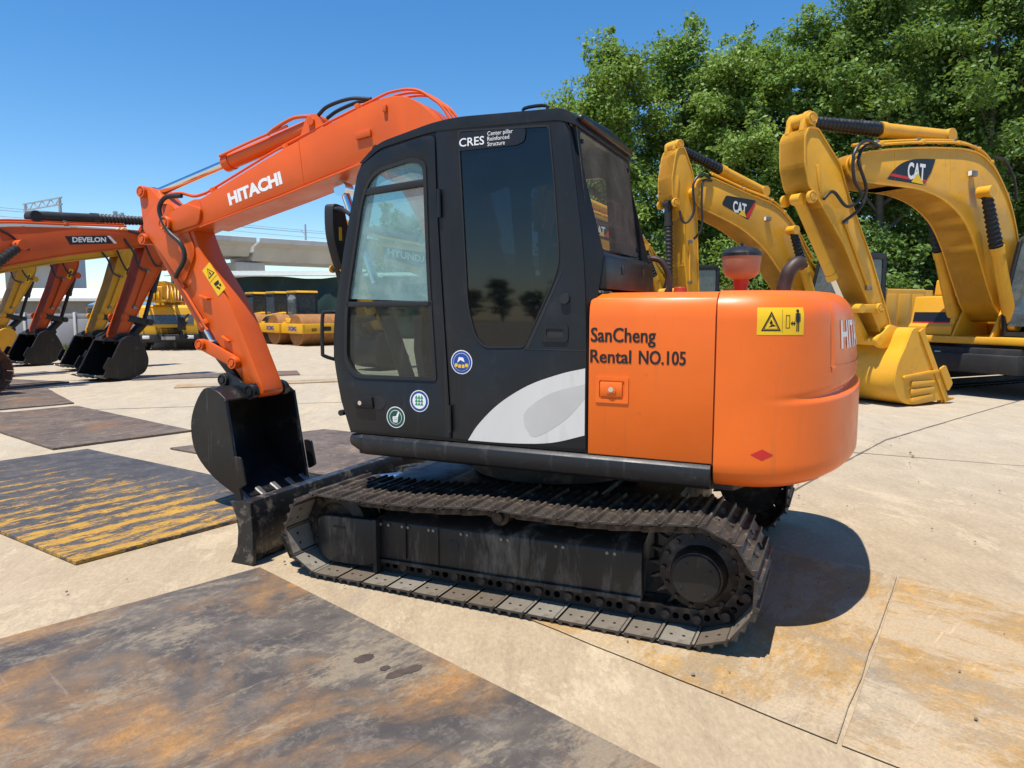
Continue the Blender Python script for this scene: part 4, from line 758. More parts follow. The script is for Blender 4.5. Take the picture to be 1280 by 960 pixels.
# boom
BW = .14
bo = [(.40, 1.02), (.58, 1.12), (.72, 1.55), (.95, 2.15), (1.15, 2.50), (1.46, 2.655), (2.2, 2.475), (3.05, 2.285), (3.36, 2.20), (3.44, 2.21), (3.50, 2.28), (3.48, 2.37), (3.36, 2.43), (3.13, 2.50), (3.06, 2.495), (2.18, 2.815), (1.42, 3.045), (1.23, 3.085), (1.09, 3.075), (.97, 3.02), (.84, 2.92), (.62, 2.55), (.45, 2.0), (.30, 1.35), (.30, 1.10)]
boom = G().prism(rnd(bo, [.06, .06, .3, .3, .2, .12, .3, .1, .04, .04, .05, .05, .05, .04, .1, .5, .15, .1, .1, .1, .1, .3, .3, .1, .06], 4), -BW, BW, bev=.010, seg=2).out('boom', ORANGE2, MX)
g = G(); g.prism([(1.30, 2.66), (1.46, 2.645), (2.2, 2.465), (3.06, 2.275), (3.06, 2.262), (2.2, 2.45), (1.44, 2.63), (1.2, 2.5)], -BW-.018, BW+.018, bev=.003, seg=1); g.out('boom_bottom_plate', ORANGE2, boom)
for x0, z0, x1, z1 in ((1.98, 2.53, 2.02, 2.86), (3.0, 2.30, 3.06, 2.48)): G().bar((x0, BW+.001, z0), (x1, BW+.001, z1), .004, .004).out('weld_seam', ORANGE2, boom)
g = G()
for s in (1, -1): boss(g, 3.42, 2.31, s*(BW+.035), s, .065)
g.out('boom_tip_boss', ORANGE2, boom); g = G(); g.cyl((3.42, -.16, 2.31), (3.42, .16, 2.31), .034, seg=18, bev=.004); g.out('pin', STEELD, boom)
for s in (1, -1): G().prism(rnd([(3.46, 2.22), (3.06, 2.29), (3.02, 2.42), (3.20, 2.47), (3.38, 2.40), (3.48, 2.33)], .04), s*BW, s*(BW+.028), bev=.01, seg=2).out('tip_cheek', ORANGE2, boom)
ub = Vector((-.972, 0, .235)).normalized(); vb = Vector((.235, 0, .972)).normalized()
text_on('lettering', 'HITACHI', .125, plane_f((2.735, BW, 2.428), ub, vb, (0, 1, 0), .003), WHITE, boom, .0065, width=.565)
for s in (.06, -.02, -.10): G().tube([(.46, s, 2.1), (.62, s, 2.62), (.80, s, 2.95), (.92, s, 3.06), (1.04, s, 3.125), (1.22, s, 3.135), (1.42, s, 3.09), (2.18, s+.02, 2.86), (2.8, s+.02, 2.64), (3.05, s+.02, 2.55)], .0105, 8).out('steel_pipe', ORANGE2, boom)
G().tube([(3.05, .08, 2.55), (3.16, .10, 2.53), (3.3, .12, 2.56), (3.44, .135, 2.545), (3.5, .145, 2.48)], .013, 8).out('steel_pipe', ORANGE2, boom)
for x, z in ((2.18, 2.83), (1.5, 3.05), (2.95, 2.56)): G().box((x, .0, z), (.035, .24, .045), .006, ('Y', .3)).out('pipe_clamp', ORANGE2, boom)
G().box((1.42, BW+.012, 2.84), (.13, .02, .05), .004, ('Y', .12)).out('bracket', ORANGE2, boom); G().box((1.235, BW+.01, 3.0), (.03, .02, .05), .004).out('bracket', ORANGE2, boom)
G().tube([(1.9, .05, 3.05), (1.8, .06, 3.10), (1.6, .06, 3.13), (1.42, .05, 3.11)], .014, 8).out('hose', HOSE, boom); G().tube([(1.9, -.05, 3.05), (1.8, -.06, 3.10), (1.6, -.06, 3.14), (1.42, -.05, 3.12)], .014, 8).out('hose', HOSE, boom)
for y in (-.07, .05): G().prism(rnd([(2.1, 2.80), (1.80, 2.90), (1.88, 3.03), (1.94, 3.06), (2.0, 3.03)], .02), y, y+.03, bev=.004).out('cylinder_bracket', ORANGE2, boom)
# arm cylinder on top of the boom
p0, p1 = Vector((1.94, 0, 3.0)), Vector((3.745, 0, 2.60)); d = (p1-p0).normalized(); pm = p0+d*.98
g = G(); g.cyl(p0, pm, .062, seg=24); g.cyl(pm-d*.07, pm, .07, seg=24, bev=.006); g.cyl(p0+Vector((0, -.05, 0)), p0+Vector((0, .05, 0)), .062, seg=20); g.cyl(p0+Vector((0, -.10, 0)), p0+Vector((0, .10, 0)), .03, seg=16); ac = g.out('arm_cylinder', ORANGE2, MX)
g = G(); g.cyl(pm, p1-d*.05, .034, seg=18); g.cyl(p1+Vector((0, -.045, 0)), p1+Vector((0, .045, 0)), .055, seg=18); g.out('rod', CHROME, ac)
G().tube([p0+d*.25+Vector((0, .07, .05)), p0+d*.6+Vector((0, .075, .05)), pm+Vector((0, .07, .045))], .011, 6).out('oil_line', ORANGE2, ac)
G().tube([p0+d*.02+Vector((0, .06, .05)), p0+d*.18+Vector((0, .075, .085)), p0+d*.36+Vector((0, .075, .07)), p0+d*.45+Vector((0, .07, .05))], .014, 8).out('oil_line', ORANGE2, ac)
for s in (0,):
    bq = G(); a, b = Vector((1.12, 0, .95)), Vector((1.72, 0, 2.50)); dd = (b-a).normalized(); bq.cyl(a, a+dd*.9, .055, seg=18); bc = bq.out('boom_cylinder', FRAMEP, MX); g = G(); g.cyl(a+dd*.9, b, .032, seg=14); g.cyl(b-Vector((0, .05, 0)), b+Vector((0, .05, 0)), .055, seg=16); g.out('rod', CHROME, bc)
# arm
AW = .115
ao = [(3.80, 2.60), (3.74, 2.645), (3.66, 2.63), (3.52, 2.50), (3.32, 2.42), (3.20, 2.30), (3.09, 2.04), (2.79, 1.64), (2.50, 1.02), (2.47, .93), (2.54, .885), (2.62, .92), (2.70, 1.03), (2.98, 1.36), (3.16, 1.60), (3.62, 2.14), (3.74, 2.22), (3.77, 2.34)]
arm = G().prism(rnd(ao, [.03, .03, .03, .06, .06, .06, .2, .3, .05, .03, .03, .03, .1, .1, .2, .1, .05, .06], 4), -AW, AW, bev=.008, seg=2).out('arm', ORANGE2, MX)
for s in (1, -1): G().prism(rnd([(3.78, 2.30), (3.62, 2.47), (3.40, 2.49), (3.26, 2.33), (3.14, 2.08), (3.3, 1.80), (3.55, 2.08)], .08, 4), s*AW, s*(AW+.016), bev=.004).out('arm_cheek', ORANGE2, arm)
g = G(); g.cyl((3.745, -.12, 2.60), (3.745, .12, 2.60), .05, seg=20); boss(g, 3.745, 2.60, .12, 1, .05); boss(g, 3.745, 2.60, -.12, -1, .05); g.out('arm_boss', ORANGE2, arm)
fA = lambda o_, u_, off=.003: (lambda u, v, lv=0: Vector((o_[0]+u_[0]*u-u_[1]*v*-1*0+0, AW+.001+off+lv*.001, o_[1]+u_[1]*u))+Vector((u_[1]*-v*-1*0, 0, 0)))
ua = Vector((-.62, 0, -.785)); va = Vector((-.785, 0, .62)); o_ = Vector((3.09, AW+.0015, 1.92))   # u down the arm, v across it towards the machine
fw_ = lambda u, v, lv=0: o_+ua*u+va*v+Vector((0, .0012*(lv+1), 0))
pl_ = [([(0, 0), (.27, 0), (.27, .11), (0, .11)], 0, 0), ([(.10, .012), (.10, .098), (.02, .055)], 1, 1), ([(.092, .024), (.092, .086), (.034, .055)], 0, 2), ([(.085, .045), (.085, .065), (.045, .055)], 1, 3), ([(.16, .03), (.19, .03), (.20, .08), (.17, .09)], 1, 1), ([(.20, .03), (.24, .05), (.235, .065), (.2, .05)], 1, 1), (circ(.215, .08, .012, 10), 1, 1), ([(.128, .005), (.131, .005), (.131, .105), (.128, .105)], 1, 1)]
decal('warning_sign', pl_, fw_, [SIGNY, BLACKT], arm)
G().tube([(3.24, .16, 2.53), (3.40, .185, 2.52), (3.47, .19, 2.42), (3.38, .19, 2.25), (3.24, .19, 2.14), (3.21, .185, 2.02), (3.32, .17, 1.90), (3.36, .15, 1.87)], .019, 10).out('hose', HOSE, arm)
G().tube([(3.36, .15, 1.87), (3.30, .14, 1.78), (3.12, .135, 1.54), (3.04, .135, 1.43)], .012, 8).out('steel_pipe', ORANGE2, arm)
for x, z in ((3.30, 1.80), (3.06, 1.50)): G().box((x, .13, z), (.05, .03, .03), .005, ('Y', -.9)).out('pipe_clamp', ORANGE2, arm)
G().box((3.06, AW+.02, 1.70), (.10, .04, .02), .004, ('Y', -.3)).out('bracket', ORANGE2, arm); G().box((2.84, AW+.02, 1.36), (.09, .03, .02), .004, ('Y', -.5)).out('bracket', ORANGE2, arm)
# bucket cylinder and linkage
p0, p1 = Vector((3.74, 0, 2.20)), Vector((3.10, 0, 1.30)); d = (p1-p0).normalized()
g = G(); g.cyl(p0, p0+d*.92, .05, seg=20); g.cyl(p0+d*.87, p0+d*.93, .057, seg=20); boss(g, p0.x, p0.z, .135, 1, .048); boss(g, p0.x, p0.z, -.135, -1, .048); g.cyl(p0-Vector((0, .13, 0)), p0+Vector((0, .13, 0)), .042, seg=18); bc = g.out('bucket_cylinder', ORANGE2, MX)
g = G(); g.cyl(p0+d*.93, p1, .03, seg=16); g.cyl(p1-Vector((0, .05, 0)), p1+Vector((0, .05, 0)), .05, seg=16); g.out('rod', CHROME, bc)
for s in (1, -1):
    g = G(); y = s*.135; g.prism(rnd([(3.13, 1.27), (3.15, 1.33), (3.08, 1.36), (2.74, 1.225), (2.70, 1.17), (2.735, 1.12), (2.82, 1.15)], .03), y-.014, y+.014, bev=.005); boss(g, 2.745, 1.17, y+s*.02, s, .05); boss(g, 3.10, 1.31, y+s*.02, s, .048); g.out('side_link', ORANGE2, MX)
g = G(); g.prism(rnd([(3.14, 1.29), (3.08, 1.345), (2.79, 1.04), (2.84, .99)], .03), -.07, .07, bev=.01); g.out('bucket_link', BUCKETM, MX)
# bucket
def bucket_parts(par, curve, W, m, tooth_m, th=.018, nteeth=5, tl=.13, cutter=True, lip=.03, name='bucket'):
    cv = [Vector((p[0], p[1])) for p in spline([Vector(p) for p in curve], 4)]; n = len(cv); inn = []
    for i in range(n):
        t = (cv[min(i+1, n-1)]-cv[max(i-1, 0)]).normalized(); nn = Vector((t.y, -t.x)); c = sum(cv, Vector((0, 0)))/n
        if nn.dot(c-cv[i]) < 0: nn = -nn
        inn.append(cv[i]+nn*th)
    g = G(); g.prism([tuple(p) for p in cv]+[tuple(p) for p in inn[::-1]], -W, W)
    for s in (1, -1): g.prism([tuple(p) for p in cv], s*(W-th*.2), s*(W+th*.8), bev=.003, seg=1)
    a, b = cv[-1], cv[0]; e = (b-a).normalized(); nn = Vector((e.y, -e.x)); c = sum(cv, Vector((0, 0)))/n
    if nn.dot(c-(a+b)/2) < 0: nn = -nn
    for s in (1, -1): g.prism([tuple(a), tuple(b), tuple(b+nn*lip*2.2), tuple(a+nn*lip*2.2)], s*(W+th*.8), s*(W+th*1.7), bev=.003, seg=1)
    bk = g.out(name, m, par); t = (cv[-1]-cv[-3]).normalized()
    for k in range(nteeth):
        y = -W+.06*W+(2*W-.12*W)*k/(nteeth-1); q = Vector((-t.y, t.x)); o0 = cv[-1]-t*tl*.5; hw = W/nteeth*.42; hh = tl*.22
        g = G(); bm = g.bm; vv = [bm.verts.new((o0.x+t.x*l*tl+q.x*h*hh, y+w*hw*(1-.35*(l > .8)), o0.y+t.y*l*tl+q.y*h*hh)) for l, h, w in ((0, -1, -1), (0, 1, -1), (0, 1, 1), (0, -1, 1), (1.35, -.25, -1), (1.35, .25, -1), (1.35, .25, 1), (1.35, -.25, 1))]
        for f_ in ((0, 1, 2, 3), (7, 6, 5, 4), (0, 4, 5, 1), (1, 5, 6, 2), (2, 6, 7, 3), (3, 7, 4, 0)): bm.faces.new([vv[i] for i in f_])
        bmesh.ops.recalc_face_normals(bm, faces=bm.faces); g._bev(bm, tl*.06, 1); g.out('tooth', tooth_m, bk)
    if cutter:
        for s in (1, -1):
            o1 = a+e*tl*.6; G().prism(rnd([tuple(o1), tuple(o1+e*tl*1.7), tuple(o1+e*tl*1.6-nn*tl*.55), tuple(o1+e*.2*tl-nn*tl*.6)], tl*.15), s*(W+th*1.7), s*(W+th*2.8), bev=.004, seg=1).out('side_cutter', m, bk)
    return bk
bk = bucket_parts(MX, [(2.60, .90), (2.70, .965), (2.84, .975), (2.965, .80), (3.0, .62), (2.945, .43), (2.76, .26), (2.47, .115)], .37, BUCKETM, WORN, .016, 5, .155)
for s in (1, -1):
    g = G(); y = s*.155; g.prism(rnd([(2.50, .96), (2.52, 1.02), (2.62, 1.0), (2.78, 1.09), (2.87, 1.08), (2.90, 1.02), (2.88, .94), (2.70, .94), (2.58, .89), (2.51, .89)], .03), y-.018, y+.018, bev=.006)
    for x, z, r in ((2.545, .945, .062), (2.835, 1.03, .05)): boss(g, x, z, y+s*.02, s, r)
    g.out('bucket_ear', BUCKETM, bk)
G().cyl((2.60, .374, .70), (2.60, .3905, .70), .017, seg=14).out('plug', WHITE, bk)
# ------------------------------------------------------------------ background excavators
BLACKB = mat('undercarriage_far', (.018, .018, .019), .6, var=.3, dirt=.3, dcol=(.1, .085, .07), ds=2)
CATDK = mat('machine_dark_panel', (.02, .021, .023), .5, var=.2)
RUSTT = mat('rusty_track', (.16, .075, .045), .7, .2, var=.35, vs_=5)
BAG = mat('black_plastic_wrap', (.012, .012, .013), .28, var=.3, bump=1.0, bs=22)
def hyd(par, name, p0, p1, frac, rb, rr, mb, mr, bellows=None, y=0):
    p0, p1 = Vector((p0[0], y, p0[1])), Vector((p1[0], y, p1[1])); d = (p1-p0).normalized(); L = (p1-p0).length; pm = p0+d*L*frac; w = Vector((0, rb*1.1, 0))
    g = G(); g.cyl(p0, pm, rb, seg=18); g.cyl(pm-d*rb*1.2, pm, rb*1.14, seg=18); g.cyl(p0-w, p0+w, rb*1.05, seg=18); c = g.out(name, mb, par)
    if bellows:
        n = int((p1-pm).length/.045); pr = [(rb*(1.0 if k % 2 else .78)*(1.12-.25*k/n), (p1-pm).length*k/n*.96) for k in range(n+1)]
        G().lathe(pr, pm, d, 16).out('rod_cover', bellows, c)
    g = G(); g.cyl(pm, p1, rr, seg=14); g.out('rod', mr, c); g = G(); g.cyl(p1-w, p1+w, rb*.95, seg=16); g.out('rod_eye', mb, c); return c
def offset_line(pts, d):
    out = []
    for i, p in enumerate(pts):
        a, b = Vector(pts[max(0, i-1)]), Vector(pts[min(len(pts)-1, i+1)]); t = (b-a).normalized(); out.append((p[0]-t.y*d, p[1]+t.x*d))
    return out
def inset(pts, d):
    out = []; n = len(pts); ar = sum(pts[i][0]*pts[(i+1) % n][1]-pts[(i+1) % n][0]*pts[i][1] for i in range(n)); sg = 1 if ar > 0 else -1
    for i in range(n):
        a, b = Vector(pts[i-1]), Vector(pts[(i+1) % n]); t = (b-a).normalized(); out.append((pts[i][0]-sg*t.y*d, pts[i][1]+sg*t.x*d))
    return out
def gen_exc(loc, rz, paint, label, P, cs, group, cab_m=CATDK, bm_=None, hx=0, uc=0, trackm=BLACKB, logo=None, simple=False, cab_front=None):
    o = root('excavator', loc, rz, label, 'excavator', group); bm_ = bm_ or paint; bw, aw = P.get('bw', .3), P.get('aw', .22)
    # undercarriage
    for s in (1, -1):
        hh_ = hx; hx = hx+uc; g = G(); path = []
        for i in range(20): path.append(Vector((hx-1.6+3.2*i/20, .92)))
        for i in range(10): a = math.pi/2-math.pi*i/10; path.append(Vector((hx+1.6, .48))+Vector((math.cos(a), math.sin(a)))*.44)
        for i in range(20): path.append(Vector((hx+1.6-3.2*i/20, .04)))
        for i in range(10): a = -math.pi/2-math.pi*i/10; path.append(Vector((hx-1.6, .48))+Vector((math.cos(a), math.sin(a)))*.44)
        pp, pt = path_points(path, 48); n_ = 0
        for c, d in pp:
            m3 = Matrix.Rotation(-math.atan2(d.y, d.x), 3, 'Y'); g.box((c.x, s*1.15, c.y), (pt*.93, .6, .025), 0, m3); n = Vector((-d.y, d.x)); g.box((c.x+n.x*.02, s*1.15, c.y+n.y*.02), (.02, .6, .05), 0, m3); g.box((c.x-n.x*.06, s*1.15, c.y-n.y*.06), (pt*1.02, .16, .1), 0, m3)
        tag(g.out('crawler_track', trackm, o), kind='stuff')
        g = G(); g.prism(rnd([(hx-1.3, .2), (hx+1.3, .2), (hx+1.3, .6), (hx+.9, .75), (hx-.9, .75), (hx-1.3, .6)], .05), s*1.0, s*1.3, bev=.02); g.out('track_frame', BLACKB, o)
        G().lathe([(.1, -.12), (.34, -.12), (.34, .12), (.1, .16)], (hx+1.6, s*1.15, .48), (0, s, 0), 20).out('idler_wheel', BLACKB, o); G().lathe([(.1, -.12), (.36, -.12), (.3, .12), (.22, .24), (.1, .25)], (hx-1.6, s*1.15, .48), (0, s, 0), 20).out('sprocket', BLACKB, o); hx = hh_
    g = G(); g.box((hx, 0, .62), (2.0, 2.0, .34), .03); g.cyl((hx, 0, .7), (hx, 0, .98), .75, seg=30); g.out('car_body', BLACKB, o)
    # house
    g = G(); g.box((hx-.9, 0, 1.03), (3.4, 2.7, .14), .03); g.out('platform', P.get('platm', paint), o)
    g = G(); g.prism(rnd([(hx-2.2, 1.1), (hx-.45, 1.1), (hx-.45, 2.0), (hx-.6, 2.1), (hx-2.2, 2.1)], .06), -1.33, 1.33, bev=.04, seg=3); eng = g.out('engine_housing', paint, o)
    for k in range(3): G().box((hx-1.9+k*.5, cs*1.335, 1.6), (.42, .02, .75), .01).out('engine_panel', paint, eng)
    cwp = [(hx-2.18, -1.3), (hx-2.6, -1.28), (hx-2.85, -.95), (hx-2.95, 0), (hx-2.85, .95), (hx-2.6, 1.28), (hx-2.18, 1.3)]
    G().prism(rnd(cwp, [.02, .2, .25, .5, .25, .2, .02], 5), 1.0, 2.08, ax='z', bev=.08, seg=3).out('counterweight', P.get('cwm', paint), o)
    # toolbox, front right
    tbx = P.get('tbx', .55)
    g = G(); g.prism(rnd([(hx-.45, 1.1), (hx+tbx+.06, 1.1), (hx+tbx+.06, 1.28), (hx+tbx, 1.32), (hx+tbx-.12, 1.86), (hx-.45, 1.9)], .03), -1.32, -.42, bev=.025, seg=2); tb_ = g.out('tool_box', paint, o)
    m_ = lambda z: hx+tbx-.12*(z-1.32)/.54+.004
    g = G(); g.poly([(m_(1.36), -1.27, 1.36), (m_(1.36), -.50, 1.36), (m_(1.55), -.50, 1.55), (m_(1.55), -1.27, 1.55)]); g.out('dark_stripe', DECAL, tb_); g = G(); g.poly([(m_(1.335), -1.27, 1.335), (m_(1.335), -.50, 1.335), (m_(1.358), -.50, 1.358), (m_(1.358), -1.27, 1.358)]); g.out('red_stripe', SIGNR, tb_)
    g = G(); g.prism(rnd([(hx-.5, 1.85), (hx+.1, 1.88), (hx+.05, 2.2), (hx-.5, 2.25)], .04), -1.2, -.45, bev=.02); g.out('tank', paint, o)
    # cab
    cf = hx+(P.get('cabf', 1.25)); cy0, cy1 = .45, 1.38; so = [(cf-1.55, 1.12), (cf-.05, 1.12), (cf, 1.5), (cf-.08, 2.0), (cf-.32, 2.82), (cf-.45, 2.92), (cf-1.45, 2.92), (cf-1.55, 2.8)]
    hole = rnd([(cf-1.42, 1.75), (cf-.12, 1.75), (cf-.2, 2.1), (cf-.4, 2.75), (cf-1.42, 2.78)], .05)
    g = G(); g.holed(so, [hole], cy0, cy0+.05); g.holed(so, [hole], cy1-.05, cy1); g.prism([(cf-1.5, 2.80), (cf-.35, 2.80), (cf-.45, 2.93), (cf-1.5, 2.93)], cy0-.01, cy1+.01, bev=.03); g.prism([(cf-1.55, 1.12), (cf-1.5, 1.12), (cf-1.5, 2.85), (cf-1.55, 2.85)], cy0, cy1); g.prism([(cf-1.55, 1.12), (cf-.05, 1.12), (cf-.05, 1.2), (cf-1.55, 1.2)], cy0, cy1)
    for y in (cy0, cy1-.07): g.prism([(cf-.05, 1.12), (cf, 1.5), (cf-.08, 2.0), (cf-.32, 2.82), (cf-.4, 2.82), (cf-.16, 2.0), (cf-.1, 1.5), (cf-.13, 1.12)], y, y+.07)
    cb = g.out('cab', cab_m, o)
    g = G(); g.prism(hole, cy0+.02, cy0+.03); g.prism(hole, cy1-.03, cy1-.02)
    g.prism([(cf-.06, 1.3), (cf-.05, 1.5), (cf-.12, 2.0), (cf-.36, 2.8), (cf-.37, 2.8), (cf-.13, 2.0), (cf-.06, 1.5), (cf-.07, 1.3)], cy0+.07, cy1-.07); g.out('cab_panes', GLASS_BG, cb); G().box((cf-1.0, .9, 1.7), (.5, .5, .9), .08).out('seat', DARKV, cb)
    # boom foot
    for y in (-bw-.08, bw+.03): G().prism([(hx-.35, 1.08), (hx+.75, 1.08), (P['foot'][0]+.22, P['foot'][1]+.1), (P['foot'][0]-.22, P['foot'][1]+.1)], y, y+.05, bev=.008).out('boom_bracket', paint, o)
    bo_ = rnd(P['boom'], P.get('br', .12), 4); boom = G().prism(bo_, -bw, bw, bev=.006, seg=2).out('boom', paint, o); G().holed(bo_, [inset(bo_, .028)], -bw-.02, bw+.02).out('boom_flange', paint, boom)
    for x, z in P.get('bseam', []): G().bar((x, cs*(bw+.001), z-.3), (x+.05, cs*(bw+.001), z+.3), .006, .006).out('weld_seam', paint, boom)
    tp_ = P['pins']['tip']; g = G(); g.cyl((tp_[0], -bw-.05, tp_[1]), (tp_[0], bw+.05, tp_[1]), .11, seg=20, bev=.01); g.out('tip_pin', paint, boom)
    for k, off in enumerate((.05, .10)):
        ln = offset_line(P['pipe'], off); G().tube([(p[0], cs*(bw-.06-.08*k), p[1]) for p in ln], .024, 8, 5).out('steel_pipe', paint, boom)
        for p in ln[1:-1]: G().box((p[0], cs*(bw-.06-.08*k), p[1]), (.07, .08, .07), .01).out('pipe_clamp', WORN if k else paint, boom)
    ao_ = rnd(P['arm'], P.get('ar', .05), 3); arm = G().prism(ao_, -aw, aw, bev=.006, seg=2).out('arm', paint, o); G().holed(ao_, [inset(ao_, .024)], -aw-.016, aw+.016).out('arm_flange', paint, arm)
    for q in P.get('armribs', []): G().prism(q, cs*aw, cs*(aw+.02), bev=.004).out('arm_rib', paint, arm)
    for y in (-aw*.72, aw*.45): G().prism(rnd(P['ear'], .04), y-.03, y+.06, bev=.012).out('cylinder_ear', paint, arm)
    for q, rr_, yy in (('tip', .125, bw+.05), ('ac1', .10, aw*.45+.09), ('bc0', .095, aw+.03), ('l0', .085, aw+.07)):
        for s in (1, -1): g = G(); boss(g, P['pins'][q][0], P['pins'][q][1], s*yy, s, rr_); g.out('pin_boss', paint, arm)
    ap = P['armpipe']; G().tube([(p[0], cs*(aw+.025), p[1]) for p in ap], .022, 8, 4).out('steel_pipe', paint, arm)
    for p in (ap[0], ap[-1]): G().box((p[0], cs*(aw+.03), p[1]), (.1, .06, .07), .012).out('pipe_clamp', WORN, arm)
    for h in P['hoses']: G().tube([(p[0], cs*p[1], p[2]) for p in h], .026, 8, 6).out('hose', HOSE, arm)
    k = P['pins']; hyd(o, 'arm_cylinder', k['ac0'], k['ac1'], P.get('acf', .52), .115, .06, P.get('acm', paint), P.get('rodm', CHROME), P.get('acb'))
    for s in (1, -1): hyd(o, 'boom_cylinder', k['lc0'], k['lc1'], P.get('lcf', .6), .11, .065, paint, CHROME, P.get('lcb', RUBBER), s*(bw+.22))
    hyd(o, 'bucket_cylinder', k['bc0'], k['bc1'], P.get('bcf', .6), .085, .05, P.get('bcm', paint), P.get('rodm2', CHROME), P.get('bcb'))
    lm = P.get('linkm', bm_)
    for s in (1, -1): G().bar((k['l0'][0], s*(aw+.04), k['l0'][1]), (k['bc1'][0], s*(aw+.04), k['bc1'][1]), .05, .14, .02).out('side_link', lm, o)
    g = G(); g.bar((k['bc1'][0], 0, k['bc1'][1]), (k['l1'][0], 0, k['l1'][1]), .22, .15, .03)
    for q in ('bc1', 'l1'): g.cyl((k[q][0], -aw-.09, k[q][1]), (k[q][0], aw+.09, k[q][1]), .075, seg=16)
    g.out('bucket_link', lm, o)
    bk = bucket_parts(o, P['bucket'], P.get('bkw', .55), bm_, P.get('toothm', bm_), .03, 5, P.get('tl', .26), True, .05)
    for s in (1, -1): G().prism(rnd(P['bear'], .06), s*(aw+.05)-.03, s*(aw+.05)+.03, bev=.01).out('bucket_ear', bm_, bk)
    for q in P.get('bribs', []): G().prism(rnd(q, .03), cs*(P['bkw']+.02), cs*(P['bkw']+.065), bev=.012).out('wear_strip', bm_, bk)
    if P.get('lamp'): l_ = P['lamp']; lb = G().box((l_[0], cs*(bw+.05), l_[1]), (.16, .08, .1), .015).out('work_lamp', WORN, boom); G().box((l_[0]+.085, cs*(bw+.05), l_[1]), (.01, .06, .08)).out('lens', WHITE, lb)
    if logo: logo(boom, bw)
    return o, boom, arm
def LF(o_, bw, cs): return lambda u, v, lv=0: Vector((o_[0]-cs*u, cs*(bw+.004+lv*.002), o_[1]+v))
# pose of the nearest yellow machine
P1 = dict(bw=.30, aw=.24, foot=(-.35, 1.55), tbx=.62, cabf=.62,
    boom=[(-.62, 1.45), (-.30, 1.35), (.05, 1.62), (.45, 2.25), (.72, 2.72), (1.07, 3.16), (1.62, 3.46), (2.3, 3.60), (3.3, 3.60), (3.86, 3.62), (4.06, 3.76), (4.05, 3.94), (3.82, 4.05), (3.21, 4.17), (2.2, 4.30), (1.19, 4.37), (.72, 4.33), (.30, 4.12), (-.19, 3.62), (-.50, 3.0), (-.70, 2.3), (-.78, 1.75)],
    br=[.1, .1, .2, .3, .3, .3, .4, .5, .3, .1, .08, .08, .1, .4, .5, .4, .2, .3, .4, .4, .4, .15],
    pipe=[(-.5, 2.9), (-.15, 3.66), (.35, 4.18), (.72, 4.36), (1.25, 4.41), (2.2, 4.33), (3.2, 4.2), (3.75, 4.1)],
    arm=[(4.90, 4.22), (4.82, 4.36), (4.62, 4.36), (4.11, 3.87), (3.86, 3.36), (3.3, 2.45), (2.78, 1.42), (2.74, 1.27), (2.86, 1.16), (3.0, 1.2), (3.08, 1.34), (3.95, 2.62), (4.45, 3.18), (4.78, 3.5), (4.88, 3.8)],
    ear=[(4.86, 4.3), (4.80, 4.58), (4.72, 4.64), (4.62, 4.58), (4.56, 4.3)],
    armribs=[[(4.50, 3.40), (4.55, 3.42), (4.64, 3.8), (4.58, 3.82)]],
    armpipe=[(3.98, 2.98), (3.75, 2.6), (3.45, 2.1), (3.36, 1.95)],
    hoses=[[(3.3, .3, 4.2), (3.75, .40, 4.22), (4.05, .44, 4.0), (4.02, .44, 3.6), (3.82, .42, 3.38), (4.05, .36, 3.2), (4.3, .3, 3.42), (4.48, .28, 3.3)], [(3.3, .28, 4.2), (3.7, .36, 4.16), (3.92, .42, 3.9), (3.72, .42, 3.5), (3.78, .38, 3.2), (4.05, .3, 2.97)], [(.3, .3, 4.3), (.05, .32, 4.25), (-.25, .32, 3.95), (-.4, .3, 3.6)]],
    pins=dict(tip=(3.88, 3.88), ac0=(1.25, 4.62), ac1=(4.71, 4.50), lc0=(-.12, 1.32), lc1=(.86, 3.62), bc0=(4.72, 3.32), bc1=(3.55, 1.62), l0=(3.12, 1.62), l1=(3.10, 1.08)),
    acf=.5, acb=BAG, lcf=.6, lcb=RUBBER, bcf=.72, linkm=YELLOW, bkw=.60, tl=.28, lamp=(.98, 3.95), platm=YELLOW, bseam=[(2.9, 3.9), (1.5, 3.95)],
    bucket=[(2.48, 1.30), (2.70, 1.28), (2.86, 1.0), (3.02, .72), (3.08, .42), (2.95, .14), (2.62, .03), (2.05, .06), (1.70, .07)], bear=[(2.70, 1.02), (2.62, 1.30), (2.85, 1.36), (3.02, 1.22), (3.22, 1.12), (3.14, .98), (2.98, .95)],
    bribs=[[(2.15, .10), (2.15, .19), (2.68, .15), (2.68, .06)], [(2.12, .22), (2.12, .31), (2.70, .29), (2.70, .20)], [(2.12, .34), (2.12, .42), (2.70, .42), (2.70, .33)], [(2.0, .55), (2.05, .60), (2.9, .52), (2.9, .46)]], toothm=YELLOW)
def cat_logo1(boom, bw):
    f = lambda x, z, lv=0: Vector((x, bw+.004+lv*.002, z)); top = spline([Vector(p) for p in [(3.10, 3.70), (2.95, 3.86), (2.72, 4.0), (2.4, 4.08), (1.93, 4.12)]], 4)
    decal('logo_panel', [([tuple(p) for p in top]+[(2.02, 3.9), (2.20, 3.67)], 0, 0), ([(3.05, 3.76), (3.0, 3.80), (2.12, 3.76), (2.15, 3.71)], 1, 1), ([(2.52, 3.70), (2.20, 3.68), (2.36, 3.86)], 2, 3)], f, [DECAL, SIGNR, SIGNY], boom)
    text_on('lettering', 'CAT', .36, lambda u, v: Vector((2.62-u, bw+.009, 3.755+v)), WHITE, boom, .012, width=.44)
